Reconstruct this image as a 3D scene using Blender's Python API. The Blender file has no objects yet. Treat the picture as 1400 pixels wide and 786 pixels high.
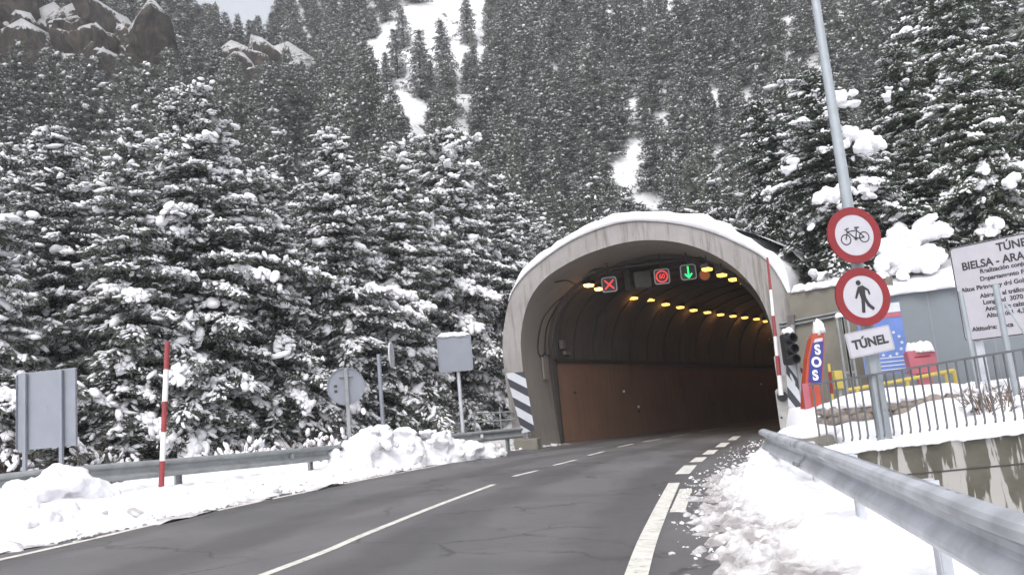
import bpy, bmesh, math, random
import numpy as np
from mathutils import Vector, Matrix

random.seed(7)
rng = np.random.default_rng(7)
SC = bpy.context.scene
COL = SC.collection
R = math.radians

# ------------------------------------------------------------------ camera
F_PX, CAM_H, CX, CY = 1134.0, 1.2, 700.0, 393.0
_up = Vector((-660.0, 7193.0, -F_PX)).normalized()
_fw = Vector((0, 0, -1)); _fw = (_fw - _up * _fw.dot(_up)).normalized()
_rt = _fw.cross(_up)
CAM_R = Matrix((_rt, _fw, _up))            # camera axes -> world axes
RA, RB = -0.032526, 0.008816               # banked road plane z = RA x + RB y


def zr(x, y):
    return RA * x + RB * y


def ray(px, py):
    return CAM_R @ Vector((px - CX, CY - py, -F_PX))


def at(px, py, Y):
    d = ray(px, py); t = Y / d.y
    return Vector((d.x * t, Y, CAM_H + d.z * t))


def on_road(px, py, h=0.0):
    d = ray(px, py); t = (h - CAM_H) / (d.z - RA * d.x - RB * d.y)
    return Vector((d.x * t, d.y * t))


_Rn = np.array([[CAM_R[i][j] for j in range(3)] for i in range(3)])


def project(P):
    P = np.asarray(P, float).reshape(-1, 3) - np.array([0, 0, CAM_H])
    c = P @ _Rn
    w = np.where(c[:, 2] < -0.1, -c[:, 2], np.nan)
    return CX + F_PX * c[:, 0] / w, CY - F_PX * c[:, 1] / w, w


cam = bpy.data.cameras.new('camera')
cam.sensor_width = 36.0
cam.lens = F_PX / 1400.0 * 36.0
cam.clip_start = 0.05
cam.clip_end = 2000
co = bpy.data.objects.new('camera', cam)
COL.objects.link(co)
co.matrix_world = Matrix.Translation((0, 0, CAM_H)) @ CAM_R.to_4x4()
SC.camera = co

# ------------------------------------------------------------------ noise
def _hash(ix, iy, seed):
    h = (ix.astype(np.int64) * 374761393 + iy.astype(np.int64) * 668265263 + seed * 1442695041) & 0xFFFFFFFF
    h = ((h ^ (h >> 13)) * 1274126177) & 0xFFFFFFFF
    return ((h ^ (h >> 16)) & 0xFFFF) / 65535.0


def vnoise(x, y, seed=0):
    x = np.asarray(x, float); y = np.asarray(y, float)
    ix = np.floor(x); iy = np.floor(y); fx = x - ix; fy = y - iy
    fx = fx * fx * (3 - 2 * fx); fy = fy * fy * (3 - 2 * fy)
    a = _hash(ix, iy, seed); b = _hash(ix + 1, iy, seed); c = _hash(ix, iy + 1, seed); d = _hash(ix + 1, iy + 1, seed)
    return (a * (1 - fx) + b * fx) * (1 - fy) + (c * (1 - fx) + d * fx) * fy - 0.5


def fbm(x, y, freq, seed=0, octv=4, gain=0.5):
    t = 0; amp = 1.0; f = freq
    for k in range(octv):
        t = t + amp * vnoise(np.asarray(x) * f + 17.3 * k, np.asarray(y) * f - 9.1 * k, seed + k)
        amp *= gain; f *= 2.03
    return t


def sstep(a, b, x):
    t = np.clip((np.asarray(x, float) - a) / (b - a), 0, 1)
    return t * t * (3 - 2 * t)

# ------------------------------------------------------------------ materials
def mat(name):
    m = bpy.data.materials.new(name); m.use_nodes = True
    nt = m.node_tree
    b = nt.nodes['Principled BSDF']
    return m, nt, b


def N(nt, typ, **kw):
    n = nt.nodes.new(typ)
    for k, v in kw.items():
        if k in n.inputs.keys() if hasattr(n.inputs, 'keys') else False:
            n.inputs[k].default_value = v
        else:
            setattr(n, k, v)
    return n


def lk(nt, a, b):
    nt.links.new(a, b)


def ramp(nt, fac, stops):
    r = nt.nodes.new('ShaderNodeValToRGB')
    el = r.color_ramp.elements
    while len(el) < len(stops):
        el.new(0.5)
    for e, (p, c) in zip(el, stops):
        e.position = p; e.color = (c[0], c[1], c[2], 1)
    lk(nt, fac, r.inputs['Fac'])
    return r


def noise(nt, scale, detail=4, rough=0.55, vec=None, dist=0.0):
    n = nt.nodes.new('ShaderNodeTexNoise')
    n.inputs['Scale'].default_value = scale; n.inputs['Detail'].default_value = detail
    n.inputs['Roughness'].default_value = rough; n.inputs['Distortion'].default_value = dist
    if vec is not None:
        lk(nt, vec, n.inputs['Vector'])
    return n


def coords(nt, scale=(1, 1, 1), kind='Object'):
    tc = nt.nodes.new('ShaderNodeTexCoord')
    mp = nt.nodes.new('ShaderNodeMapping')
    mp.inputs['Scale'].default_value = scale
    lk(nt, tc.outputs[kind], mp.inputs['Vector'])
    return mp.outputs['Vector']


def bump(nt, b, h, strength=0.3, dist=0.02):
    n = nt.nodes.new('ShaderNodeBump')
    n.inputs['Strength'].default_value = strength; n.inputs['Distance'].default_value = dist
    lk(nt, h, n.inputs['Height']); lk(nt, n.outputs['Normal'], b.inputs['Normal'])


def simple(name, col, rough=0.6, metal=0.0, var=0.15, scale=6.0, bmp=0.0):
    m, nt, b = mat(name)
    v = coords(nt)
    n = noise(nt, scale, 5, 0.6, v)
    c0 = [max(0, c * (1 - var)) for c in col]; c1 = [min(1, c * (1 + var)) for c in col]
    r = ramp(nt, n.outputs['Fac'], [(0.3, c0), (0.7, c1)])
    lk(nt, r.outputs['Color'], b.inputs['Base Color'])
    b.inputs['Roughness'].default_value = rough; b.inputs['Metallic'].default_value = metal
    if bmp:
        n2 = noise(nt, scale * 6, 4, 0.6, v)
        bump(nt, b, n2.outputs['Fac'], bmp, 0.01)
    return m


def mixc(nt, fac, a, b):
    m = nt.nodes.new('ShaderNodeMix'); m.data_type = 'RGBA'
    if hasattr(fac, 'is_output'):
        lk(nt, fac, m.inputs[0])
    else:
        m.inputs[0].default_value = fac
    for s, idx in ((a, 6), (b, 7)):
        if hasattr(s, 'is_output'):
            lk(nt, s, m.inputs[idx])
        else:
            m.inputs[idx].default_value = (s[0], s[1], s[2], 1)
    return m.outputs[2]


M = {}
# snow
m, nt, b = mat('snow')
v = coords(nt)
n = noise(nt, 3.0, 6, 0.6, v)
r = ramp(nt, n.outputs['Fac'], [(0.25, (0.74, 0.735, 0.775)), (0.65, (0.84, 0.835, 0.86))])
lk(nt, r.outputs['Color'], b.inputs['Base Color'])
b.inputs['Roughness'].default_value = 0.75
n2 = noise(nt, 22.0, 5, 0.65, v)
bump(nt, b, n2.outputs['Fac'], 0.35, 0.03)
M['snow'] = m
# forest-floor snow: white with litter showing through
m, nt, b = mat('hill_snow')
v = coords(nt)
n = noise(nt, 0.35, 6, 0.62, v)
r = ramp(nt, n.outputs['Fac'], [(0.33, (0.10, 0.085, 0.07)), (0.40, (0.76, 0.76, 0.79)), (0.7, (0.84, 0.84, 0.86))])
lk(nt, r.outputs['Color'], b.inputs['Base Color']); b.inputs['Roughness'].default_value = 0.8
n2 = noise(nt, 2.0, 6, 0.65, v); bump(nt, b, n2.outputs['Fac'], 0.6, 0.25)
M['hill'] = m
# dirty slush
m, nt, b = mat('slush')
v = coords(nt)
n = noise(nt, 5.0, 7, 0.7, v, 0.4)
att = nt.nodes.new('ShaderNodeAttribute'); att.attribute_name = 'dirt'
ad = nt.nodes.new('ShaderNodeMath'); ad.operation = 'MULTIPLY_ADD'; ad.inputs[1].default_value = 0.9
lk(nt, n.outputs['Fac'], ad.inputs[0]); lk(nt, att.outputs['Fac'], ad.inputs[2])
r = ramp(nt, ad.outputs[0], [(0.60, (0.82, 0.815, 0.84)), (0.84, (0.56, 0.545, 0.55)), (1.05, (0.27, 0.25, 0.25))])
lk(nt, r.outputs['Color'], b.inputs['Base Color']); b.inputs['Roughness'].default_value = 0.6
n2 = noise(nt, 30.0, 5, 0.65, v); bump(nt, b, n2.outputs['Fac'], 0.4, 0.02)
M['slush'] = m
# asphalt
m, nt, b = mat('asphalt')
v = coords(nt)
big = noise(nt, 0.35, 4, 0.6, v, 0.6)
fine = noise(nt, 90.0, 3, 0.7, v)
r1 = ramp(nt, big.outputs['Fac'], [(0.3, (0.090, 0.087, 0.090)), (0.7, (0.130, 0.126, 0.129))])
r2 = ramp(nt, fine.outputs['Fac'], [(0.3, (0.75, 0.75, 0.75)), (0.7, (1.2, 1.2, 1.2))])
mu = nt.nodes.new('ShaderNodeMix'); mu.data_type = 'RGBA'; mu.blend_type = 'MULTIPLY'; mu.inputs[0].default_value = 1
lk(nt, r1.outputs['Color'], mu.inputs[6]); lk(nt, r2.outputs['Color'], mu.inputs[7])
# cracks
nd = noise(nt, 1.2, 5, 0.65, v)
vm = nt.nodes.new('ShaderNodeVectorMath'); vm.operation = 'MULTIPLY_ADD'
vm.inputs[1].default_value = (0.9, 0.9, 0.9)
lk(nt, nd.outputs['Color'], vm.inputs[0]); lk(nt, v, vm.inputs[2])
vo = nt.nodes.new('ShaderNodeTexVoronoi'); vo.feature = 'DISTANCE_TO_EDGE'; vo.inputs['Scale'].default_value = 0.55
lk(nt, vm.outputs[0], vo.inputs['Vector'])
cr = ramp(nt, vo.outputs['Distance'], [(0.005, (1, 1, 1)), (0.020, (0, 0, 0))])
msk = noise(nt, 0.45, 3, 0.6, v)
mr = ramp(nt, msk.outputs['Fac'], [(0.46, (0, 0, 0)), (0.56, (1, 1, 1))])
mm = nt.nodes.new('ShaderNodeMath'); mm.operation = 'MULTIPLY'
c5 = nt.nodes.new('ShaderNodeMath'); c5.operation = 'MULTIPLY'; c5.inputs[1].default_value = .6; lk(nt, cr.outputs['Color'], c5.inputs[0])
lk(nt, c5.outputs[0], mm.inputs[0]); lk(nt, mr.outputs['Color'], mm.inputs[1])
att = nt.nodes.new('ShaderNodeAttribute'); att.attribute_name = 'across'
wv = nt.nodes.new('ShaderNodeMath'); wv.operation = 'MULTIPLY_ADD'; wv.inputs[1].default_value = 6.28 * 5.2; wv.inputs[2].default_value = 1.2; lk(nt, att.outputs['Fac'], wv.inputs[0])
nw_ = noise(nt, 0.6, 4, 0.6, v); w2 = nt.nodes.new('ShaderNodeMath'); w2.operation = 'MULTIPLY_ADD'; w2.inputs[1].default_value = 2.5; lk(nt, nw_.outputs['Fac'], w2.inputs[0]); lk(nt, wv.outputs[0], w2.inputs[2])
sn_ = nt.nodes.new('ShaderNodeMath'); sn_.operation = 'SINE'; lk(nt, w2.outputs[0], sn_.inputs[0])
tr = ramp(nt, sn_.outputs[0], [(0.0, (1.06, 1.06, 1.06)), (0.75, (0.80, 0.79, 0.79))])
m3 = nt.nodes.new('ShaderNodeMix'); m3.data_type = 'RGBA'; m3.blend_type = 'MULTIPLY'; m3.inputs[0].default_value = 1
lk(nt, mu.outputs[2], m3.inputs[6]); lk(nt, tr.outputs['Color'], m3.inputs[7])
pa_ = noise(nt, 2.2, 6, 0.7, v, 0.8); pr_ = ramp(nt, pa_.outputs['Fac'], [(0.30, (0.72, 0.71, 0.71)), (0.40, (1, 1, 1)), (0.66, (1, 1, 1)), (0.76, (1.22, 1.21, 1.2))])
m4 = nt.nodes.new('ShaderNodeMix'); m4.data_type = 'RGBA'; m4.blend_type = 'MULTIPLY'; m4.inputs[0].default_value = 1
lk(nt, m3.outputs[2], m4.inputs[6]); lk(nt, pr_.outputs['Color'], m4.inputs[7])
col = mixc(nt, mm.outputs[0], m4.outputs[2], (0.022, 0.020, 0.020))
lk(nt, col, b.inputs['Base Color'])
rr = ramp(nt, big.outputs['Fac'], [(0.35, (0.5, 0.5, 0.5)), (0.65, (0.75, 0.75, 0.75))])
lk(nt, rr.outputs['Color'], b.inputs['Roughness'])
bump(nt, b, fine.outputs['Fac'], 0.25, 0.006)
M['asphalt'] = m
# worn road paint
m, nt, b = mat('road_paint')
v = coords(nt)
n = noise(nt, 9.0, 7, 0.75, v, 0.3)
r = ramp(nt, n.outputs['Fac'], [(0.30, (0.14, 0.13, 0.12)), (0.42, (0.52, 0.50, 0.46)), (0.7, (0.72, 0.70, 0.66))])
lk(nt, r.outputs['Color'], b.inputs['Base Color']); b.inputs['Roughness'].default_value = 0.7
M['paint'] = m


def concrete(name, c0, c1, streak=0.5, sc=0.6, stain=(0.10, 0.09, 0.075)):
    m, nt, b = mat(name)
    v = coords(nt); vs = coords(nt, (2.2, 2.2, 0.16))
    n = noise(nt, sc, 7, 0.65, v)
    st = noise(nt, 2.6, 5, 0.7, vs)
    r = ramp(nt, n.outputs['Fac'], [(0.3, c0), (0.7, c1)])
    rs = ramp(nt, st.outputs['Fac'], [(0.50, (0, 0, 0)), (0.68, (1, 1, 1))])
    mm = nt.nodes.new('ShaderNodeMath'); mm.operation = 'MULTIPLY'; mm.inputs[1].default_value = streak
    lk(nt, rs.outputs['Color'], mm.inputs[0])
    col = mixc(nt, mm.outputs[0], r.outputs['Color'], stain)
    lk(nt, col, b.inputs['Base Color']); b.inputs['Roughness'].default_value = 0.85
    n3 = noise(nt, 14, 6, 0.65, v); bump(nt, b, n3.outputs['Fac'], 0.3, 0.02)
    return m


M['collar'] = concrete('portal_concrete', (0.23, 0.216, 0.21), (0.33, 0.313, 0.307), 0.8)
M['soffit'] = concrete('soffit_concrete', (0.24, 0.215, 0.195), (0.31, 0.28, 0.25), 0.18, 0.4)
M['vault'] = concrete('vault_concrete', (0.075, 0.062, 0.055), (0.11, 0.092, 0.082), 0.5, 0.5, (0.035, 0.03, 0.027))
M['panel'] = concrete('tunnel_panel', (0.165, 0.088, 0.058), (0.22, 0.125, 0.082), 0.35, 0.4, (0.09, 0.055, 0.038))
M['oldwall'] = concrete('retaining_concrete', (0.14, 0.13, 0.105), (0.22, 0.205, 0.175), 0.0, 0.8)
# retaining wall: dark moss with pale drips running down
m, nt, b = mat('stained_concrete')
v = coords(nt); vs = coords(nt, (2.0, 2.0, 0.28))
n = noise(nt, 1.5, 6, 0.6, v)
r = ramp(nt, n.outputs['Fac'], [(0.3, (0.055, 0.052, 0.038)), (0.7, (0.115, 0.108, 0.088))])
st = noise(nt, 2.9, 4, 0.55, vs, 0.25)
rs = ramp(nt, st.outputs['Fac'], [(0.51, (0, 0, 0)), (0.55, (1, 1, 1))])
col = mixc(nt, rs.outputs['Color'], r.outputs['Color'], (0.31, 0.30, 0.285))
lk(nt, col, b.inputs['Base Color']); b.inputs['Roughness'].default_value = 0.85
M['stained'] = m

M['galv'] = simple('galvanised_steel', (0.46, 0.48, 0.52), 0.42, 0.25, 0.30, 2.2)
M['galv_old'] = simple('weathered_zinc', (0.27, 0.285, 0.29), 0.6, 0.35, 0.2, 4.0)
M['signback'] = simple('sign_back_grey', (0.22, 0.235, 0.275), 0.5, 0.1, 0.06, 3.0)
M['pole'] = simple('grey_pole_paint', (0.30, 0.33, 0.36), 0.5, 0.2, 0.08, 3.0)
M['fence'] = simple('fence_steel', (0.10, 0.105, 0.115), 0.55, 0.3, 0.2, 8.0)
M['white'] = simple('white_sheeting', (0.42, 0.41, 0.45), 0.5, 0, 0.05, 4.0)
M['whitepaint'] = simple('white_paint', (0.75, 0.75, 0.76), 0.5, 0, 0.06, 4.0)
M['red'] = simple('sign_red', (0.19, 0.010, 0.014), 0.45, 0, 0.12, 5.0)
M['polered'] = simple('pole_red', (0.26, 0.040, 0.045), 0.55, 0, 0.15, 8.0)
M['black'] = simple('sign_black', (0.018, 0.018, 0.02), 0.5, 0, 0.1, 5.0)
M['navy'] = simple('chevron_dark', (0.03, 0.032, 0.045), 0.5, 0, 0.15, 5.0)
M['chevwhite'] = simple('chevron_white', (0.50, 0.52, 0.56), 0.5, 0, 0.08, 5.0)
M['orange'] = simple('sos_orange', (0.38, 0.060, 0.032), 0.5, 0, 0.1, 6.0)
M['sosblue'] = simple('sos_blue', (0.03, 0.04, 0.22), 0.45, 0, 0.1, 6.0)
M['blue'] = simple('board_blue', (0.10, 0.17, 0.42), 0.5, 0, 0.12, 3.0)
M['postred'] = simple('box_red', (0.36, 0.10, 0.13), 0.5, 0, 0.1, 5.0)
M['yellow'] = simple('rail_yellow', (0.42, 0.33, 0.07), 0.55, 0, 0.12, 6.0)
M['greywall'] = simple('grey_cladding', (0.165, 0.185, 0.205), 0.6, 0, 0.08, 1.0)
M['stone'] = simple('planter_stone', (0.24, 0.205, 0.18), 0.85, 0, 0.35, 7.0, 0.4)
M['cabinet'] = simple('cabinet_grey', (0.34, 0.34, 0.33), 0.6, 0, 0.15, 6.0)
M['dark'] = simple('dark_plastic', (0.025, 0.025, 0.028), 0.5, 0, 0.2, 5.0)
M['bark'] = simple('pine_bark', (0.060, 0.048, 0.040), 0.9, 0, 0.4, 5.0, 0.4)
M['twig'] = simple('dry_twigs', (0.17, 0.12, 0.085), 0.9, 0, 0.3, 6.0)
M['redtwig'] = simple('purple_twigs', (0.075, 0.040, 0.045), 0.9, 0, 0.3, 6.0)
M['steel_dark'] = simple('conduit_dark', (0.04, 0.036, 0.034), 0.6, 0.1, 0.2, 5.0)
M['tunbox'] = simple('tunnel_box', (0.13, 0.12, 0.115), 0.6, 0.1, 0.2, 4.0)
M['text'] = simple('letter_black', (0.03, 0.03, 0.033), 0.55, 0, 0.1, 5.0)


def foliage(name, c0, c1, frost=.55):
    m, nt, b = mat(name)
    oi = nt.nodes.new('ShaderNodeObjectInfo')
    n = noise(nt, 1.1, 3, 0.6, coords(nt))
    ad = nt.nodes.new('ShaderNodeMath'); ad.operation = 'MULTIPLY_ADD'; ad.inputs[1].default_value = 0.5
    lk(nt, oi.outputs['Random'], ad.inputs[0])
    mu = nt.nodes.new('ShaderNodeMath'); mu.operation = 'MULTIPLY'; mu.inputs[1].default_value = 0.5
    lk(nt, n.outputs['Fac'], mu.inputs[0]); lk(nt, mu.outputs[0], ad.inputs[2])
    r = ramp(nt, ad.outputs[0], [(0.15, c0), (0.75, c1)])
    ge = nt.nodes.new('ShaderNodeNewGeometry'); sx = nt.nodes.new('ShaderNodeSeparateXYZ'); lk(nt, ge.outputs['True Normal'], sx.inputs[0])
    ab = nt.nodes.new('ShaderNodeMath'); ab.operation = 'ABSOLUTE'; lk(nt, sx.outputs['Z'], ab.inputs[0])
    n2 = noise(nt, 5.0, 3, 0.6, coords(nt))
    a2 = nt.nodes.new('ShaderNodeMath'); a2.operation = 'MULTIPLY'; lk(nt, ab.outputs[0], a2.inputs[0]); lk(nt, n2.outputs['Fac'], a2.inputs[1])
    fr_ = ramp(nt, a2.outputs[0], [(0.36, (0, 0, 0)), (0.56, (frost, frost, frost))])
    lk(nt, mixc(nt, fr_.outputs['Color'], r.outputs['Color'], (0.62, 0.62, 0.66)), b.inputs['Base Color']); b.inputs['Roughness'].default_value = 0.75
    return m


M['needle'] = foliage('pine_needles', (0.050, 0.058, 0.049), (0.100, 0.112, 0.082), .68)
M['needle_g'] = foliage('green_needles', (0.030, 0.046, 0.028), (0.058, 0.078, 0.044), .22)


def emit(name, col, s):
    m, nt, b = mat(name)
    b.inputs['Base Color'].default_value = (col[0] * .3, col[1] * .3, col[2] * .3, 1)
    b.inputs['Emission Color'].default_value = (*col, 1); b.inputs['Emission Strength'].default_value = s
    return m


M['lamp'] = emit('sodium_lamp', (1.0, 0.60, 0.13), 3.4)
M['lampbig'] = emit('sodium_floodlight', (1.0, 0.64, 0.2), 6.0)
M['led_red'] = emit('red_signal', (1.0, 0.06, 0.05), 1.3)
M['led_green'] = emit('green_signal', (0.03, 1.0, 0.22), 2.4)
M['amber'] = emit('amber_beacon', (0.75, 0.22, 0.08), 0.35)
# rock with snow lying on the ledges
m, nt, b = mat('rock')
v = coords(nt)
n = noise(nt, 0.55, 10, 0.74, coords(nt, (1, 1, .55)), 1.4)
r = ramp(nt, n.outputs['Fac'], [(0.36, (0.010, 0.009, 0.008)), (0.50, (0.060, 0.048, 0.038)), (0.66, (0.170, 0.135, 0.105))])
ge = nt.nodes.new('ShaderNodeNewGeometry')
sx = nt.nodes.new('ShaderNodeSeparateXYZ'); lk(nt, ge.outputs['Normal'], sx.inputs[0])
n4 = noise(nt, 1.1, 8, 0.72, v, 1.0)
ad = nt.nodes.new('ShaderNodeMath'); ad.operation = 'MULTIPLY_ADD'; ad.inputs[1].default_value = 1.6
lk(nt, n4.outputs['Fac'], ad.inputs[0]); lk(nt, sx.outputs['Z'], ad.inputs[2])
a9 = nt.nodes.new('ShaderNodeMapRange'); a9.inputs['From Min'].default_value = 1.30; a9.inputs['From Max'].default_value = 1.42; lk(nt, ad.outputs[0], a9.inputs['Value'])
rs = ramp(nt, a9.outputs[0], [(0.0, (0, 0, 0)), (1.0, (1, 1, 1))])
lk(nt, mixc(nt, rs.outputs['Color'], r.outputs['Color'], (0.86, 0.86, 0.88)), b.inputs['Base Color'])
b.inputs['Roughness'].default_value = 0.9
bump(nt, b, n.outputs['Fac'], 1.0, 2.2)
M['rock'] = m

# ------------------------------------------------------------------ object helpers
def tag(o, label=None, cat=None, group=None, kind=None):
    if label: o['label'] = label
    if cat: o['category'] = cat
    if group: o['group'] = group
    if kind: o['kind'] = kind
    return o


def empty(name, loc, label=None, cat=None, group=None, rz=0):
    o = bpy.data.objects.new(name, None); COL.objects.link(o)
    o.location = loc; o.rotation_euler = (0, 0, rz); o.empty_display_size = 0.2
    tag(o, label, cat, group)
    return o


class Fr:
    """a 2D drawing frame in space: origin, right, up, normal"""
    def __init__(s, o, x, u=None):
        s.o = Vector(o); s.x = Vector(x).normalized()
        u = Vector(u) if u is not None else Vector((0, 0, 1))
        s.n = s.x.cross(u).normalized(); s.u = s.n.cross(s.x).normalized()

    def p(s, a, b, c=0.0):
        return s.o + s.x * a + s.u * b + s.n * c

    def roll(s, ang):
        x = s.x * math.cos(ang) + s.u * math.sin(ang)
        u = s.u * math.cos(ang) - s.x * math.sin(ang)
        return Fr(s.o, x, u)


class MB:
    def __init__(s):
        s.v = []; s.f = []

    def add(s, vs, fs):
        k = len(s.v); s.v += [tuple(p) for p in vs]; s.f += [tuple(i + k for i in f) for f in fs]

    def box(s, c, size, x=(1, 0, 0), u=(0, 0, 1)):
        fr = Fr(c, x, u); a, d, h = [q / 2 for q in size]      # right, normal, up
        P = [fr.p(i * a, k * h, j * d) for i in (-1, 1) for j in (-1, 1) for k in (-1, 1)]
        s.add(P, [(0, 1, 3, 2), (4, 6, 7, 5), (0, 4, 5, 1), (2, 3, 7, 6), (0, 2, 6, 4), (1, 5, 7, 3)])

    def prism(s, fr, pts, c0, c1):
        n = len(pts)
        s.add([fr.p(a, b, c0) for a, b in pts] + [fr.p(a, b, c1) for a, b in pts],
              [tuple(range(n))[::-1], tuple(range(n, 2 * n))] + [(i, (i + 1) % n, n + (i + 1) % n, n + i) for i in range(n)])

    def ring(s, fr, cx, cy, r0, r1, c0, c1, n=48):
        P = []
        for r_, c in ((r0, c0), (r1, c0), (r1, c1), (r0, c1)):
            for i in range(n):
                t = 2 * math.pi * i / n; P.append(fr.p(cx + r_ * math.cos(t), cy + r_ * math.sin(t), c))
        fs = []
        for k in range(4):
            for i in range(n):
                fs.append((k * n + i, k * n + (i + 1) % n, ((k + 1) % 4) * n + (i + 1) % n, ((k + 1) % 4) * n + i))
        s.add(P, fs)

    def disc(s, fr, cx, cy, r_, c0, c1, n=48):
        s.prism(fr, [(cx + r_ * math.cos(2 * math.pi * i / n), cy + r_ * math.sin(2 * math.pi * i / n)) for i in range(n)], c0, c1)

    def stroke(s, fr, a, b, w, c0, c1):
        a = Vector(a); b = Vector(b); d = (b - a).normalized(); q = Vector((-d.y, d.x)) * w / 2
        s.prism(fr, [tuple(a - q), tuple(b - q), tuple(b + q), tuple(a + q)], c0, c1)

    def tube(s, pts, rad, n=8, cap=True):
        pts = [Vector(p) for p in pts]; m = len(pts)
        rads = rad if isinstance(rad, (list, tuple)) else [rad] * m
        base = len(s.v); fs = []
        d0 = (pts[1] - pts[0]).normalized()
        ref = Vector((1, 0, 0)) if abs(d0.x) < 0.9 else Vector((0, 1, 0))
        for i, p in enumerate(pts):
            d = (pts[min(i + 1, m - 1)] - pts[max(i - 1, 0)]).normalized()
            a = (ref - d * ref.dot(d)).normalized(); bb = d.cross(a); ref = a
            for k in range(n):
                t = 2 * math.pi * k / n
                s.v.append(tuple(p + (a * math.cos(t) + bb * math.sin(t)) * rads[i]))
        for i in range(m - 1):
            for k in range(n):
                fs.append((i * n + k, i * n + (k + 1) % n, (i + 1) * n + (k + 1) % n, (i + 1) * n + k))
        if cap:
            fs.append(tuple(range(n))[::-1]); fs.append(tuple(range((m - 1) * n, m * n)))
        s.f += [tuple(i + base for i in f) for f in fs]

    def build(s, name, m, parent=None, smooth=None, bevel=0.0, recalc=True):
        me = bpy.data.meshes.new(name); me.from_pydata(s.v, [], s.f)
        if recalc or bevel:
            bm = bmesh.new(); bm.from_mesh(me)
            bmesh.ops.recalc_face_normals(bm, faces=bm.faces)
            if bevel:
                ed = [e for e in bm.edges if len(e.link_faces) == 2 and e.calc_face_angle(0) > 0.6]
                bmesh.ops.bevel(bm, geom=ed, offset=bevel, segments=2, affect='EDGES', profile=0.5)
            bm.to_mesh(me); bm.free()
        return link_mesh(name, me, m, parent, smooth)


def link_mesh(name, me, m, parent=None, smooth=None):
    me.materials.append(m)
    if smooth is not None:
        me.shade_smooth()
        if smooth < 180:
            me.set_sharp_from_angle(angle=R(smooth))
    o = bpy.data.objects.new(name, me); COL.objects.link(o)
    if parent is not None:
        o.parent = parent
        o.matrix_parent_inverse = Matrix.Translation(parent.location).inverted() if parent.rotation_euler.z == 0 else parent.matrix_basis.inverted()
    return o


def np_mesh(name, V, Fq, k):
    """mesh from numpy verts and faces of k corners"""
    me = bpy.data.meshes.new(name)
    V = np.ascontiguousarray(V, np.float32); Fq = np.ascontiguousarray(Fq, np.int32)
    me.vertices.add(len(V)); me.vertices.foreach_set('co', V.ravel())
    me.loops.add(Fq.size); me.loops.foreach_set('vertex_index', Fq.ravel())
    me.polygons.add(len(Fq)); me.polygons.foreach_set('loop_start', np.arange(0, Fq.size, k, dtype=np.int32))
    me.update(calc_edges=True)
    return me


def grid_faces(nu, nv):
    i = np.arange(nu - 1)[:, None] * nv + np.arange(nv - 1)[None, :]
    i = i.ravel()
    return np.stack([i, i + nv, i + nv + 1, i + 1], 1)


def poly_at(pts, n):
    """resample a polyline (list of 2D/3D) smoothly to n points (Catmull-Rom)"""
    P = np.array([tuple(p) for p in pts], float)
    Q = np.vstack([2 * P[0] - P[1], P, 2 * P[-1] - P[-2]])
    L = np.concatenate([[0], np.cumsum(np.linalg.norm(np.diff(P, axis=0), axis=1))])
    out = []
    for t in np.linspace(0, L[-1], n):
        i = min(np.searchsorted(L, t, side='right') - 1, len(P) - 2)
        u = (t - L[i]) / (L[i + 1] - L[i]); a, b_, c, d = Q[i], Q[i + 1], Q[i + 2], Q[i + 3]
        out.append(0.5 * ((2 * b_) + (c - a) * u + (2 * a - 5 * b_ + 4 * c - d) * u * u + (3 * b_ - a - 3 * c + d) * u ** 3))
    return np.array(out)


def txt(body, size, fr, cx, cy, c, m, parent, name='lettering', align='CENTER', xs=1.0, depth=0.002, bold=0.0):
    cu = bpy.data.curves.new('lettering', 'FONT'); cu.body = body; cu.size = size
    cu.align_x = align; cu.align_y = 'CENTER'; cu.extrude = depth; cu.offset = bold
    o = bpy.data.objects.new('lettering_source', cu)
    COL.objects.link(o)
    bpy.context.view_layer.update()
    me = bpy.data.meshes.new_from_object(o.evaluated_get(bpy.context.evaluated_depsgraph_get()))
    COL.objects.unlink(o); bpy.data.objects.remove(o)
    T = Matrix(((fr.x.x, fr.u.x, fr.n.x, 0), (fr.x.y, fr.u.y, fr.n.y, 0), (fr.x.z, fr.u.z, fr.n.z, 0), (0, 0, 0, 1)))
    T.translation = fr.p(cx, cy, c)
    me.transform(T @ Matrix.Diagonal((xs, 1, 1, 1)))
    me.name = name; me.materials.clear()
    return link_mesh(name, me, m, parent)

# ------------------------------------------------------------------ snow lumps helper
def ico(sub):
    bm = bmesh.new(); bmesh.ops.create_icosphere(bm, subdivisions=sub, radius=1.0)
    V = np.array([v.co[:] for v in bm.verts]); Fc = np.array([[v.index for v in f.verts] for f in bm.faces]); bm.free()
    return V, Fc


ICO = {k: ico(k) for k in (1, 2, 3)}


def lumps(sub, n_var, amp, seed):
    g = np.random.default_rng(seed); V, Fc = ICO[sub]; out = []
    for _ in range(n_var):
        d = np.zeros(len(V))
        for _ in range(7):
            q = g.normal(size=3); q /= np.linalg.norm(q)
            d += g.uniform(-1, 1) * np.sin(3.1 * V @ q + g.uniform(0, 6))
        out.append(V * (1 + amp * d / 2.6)[:, None])
    return out, Fc


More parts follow.
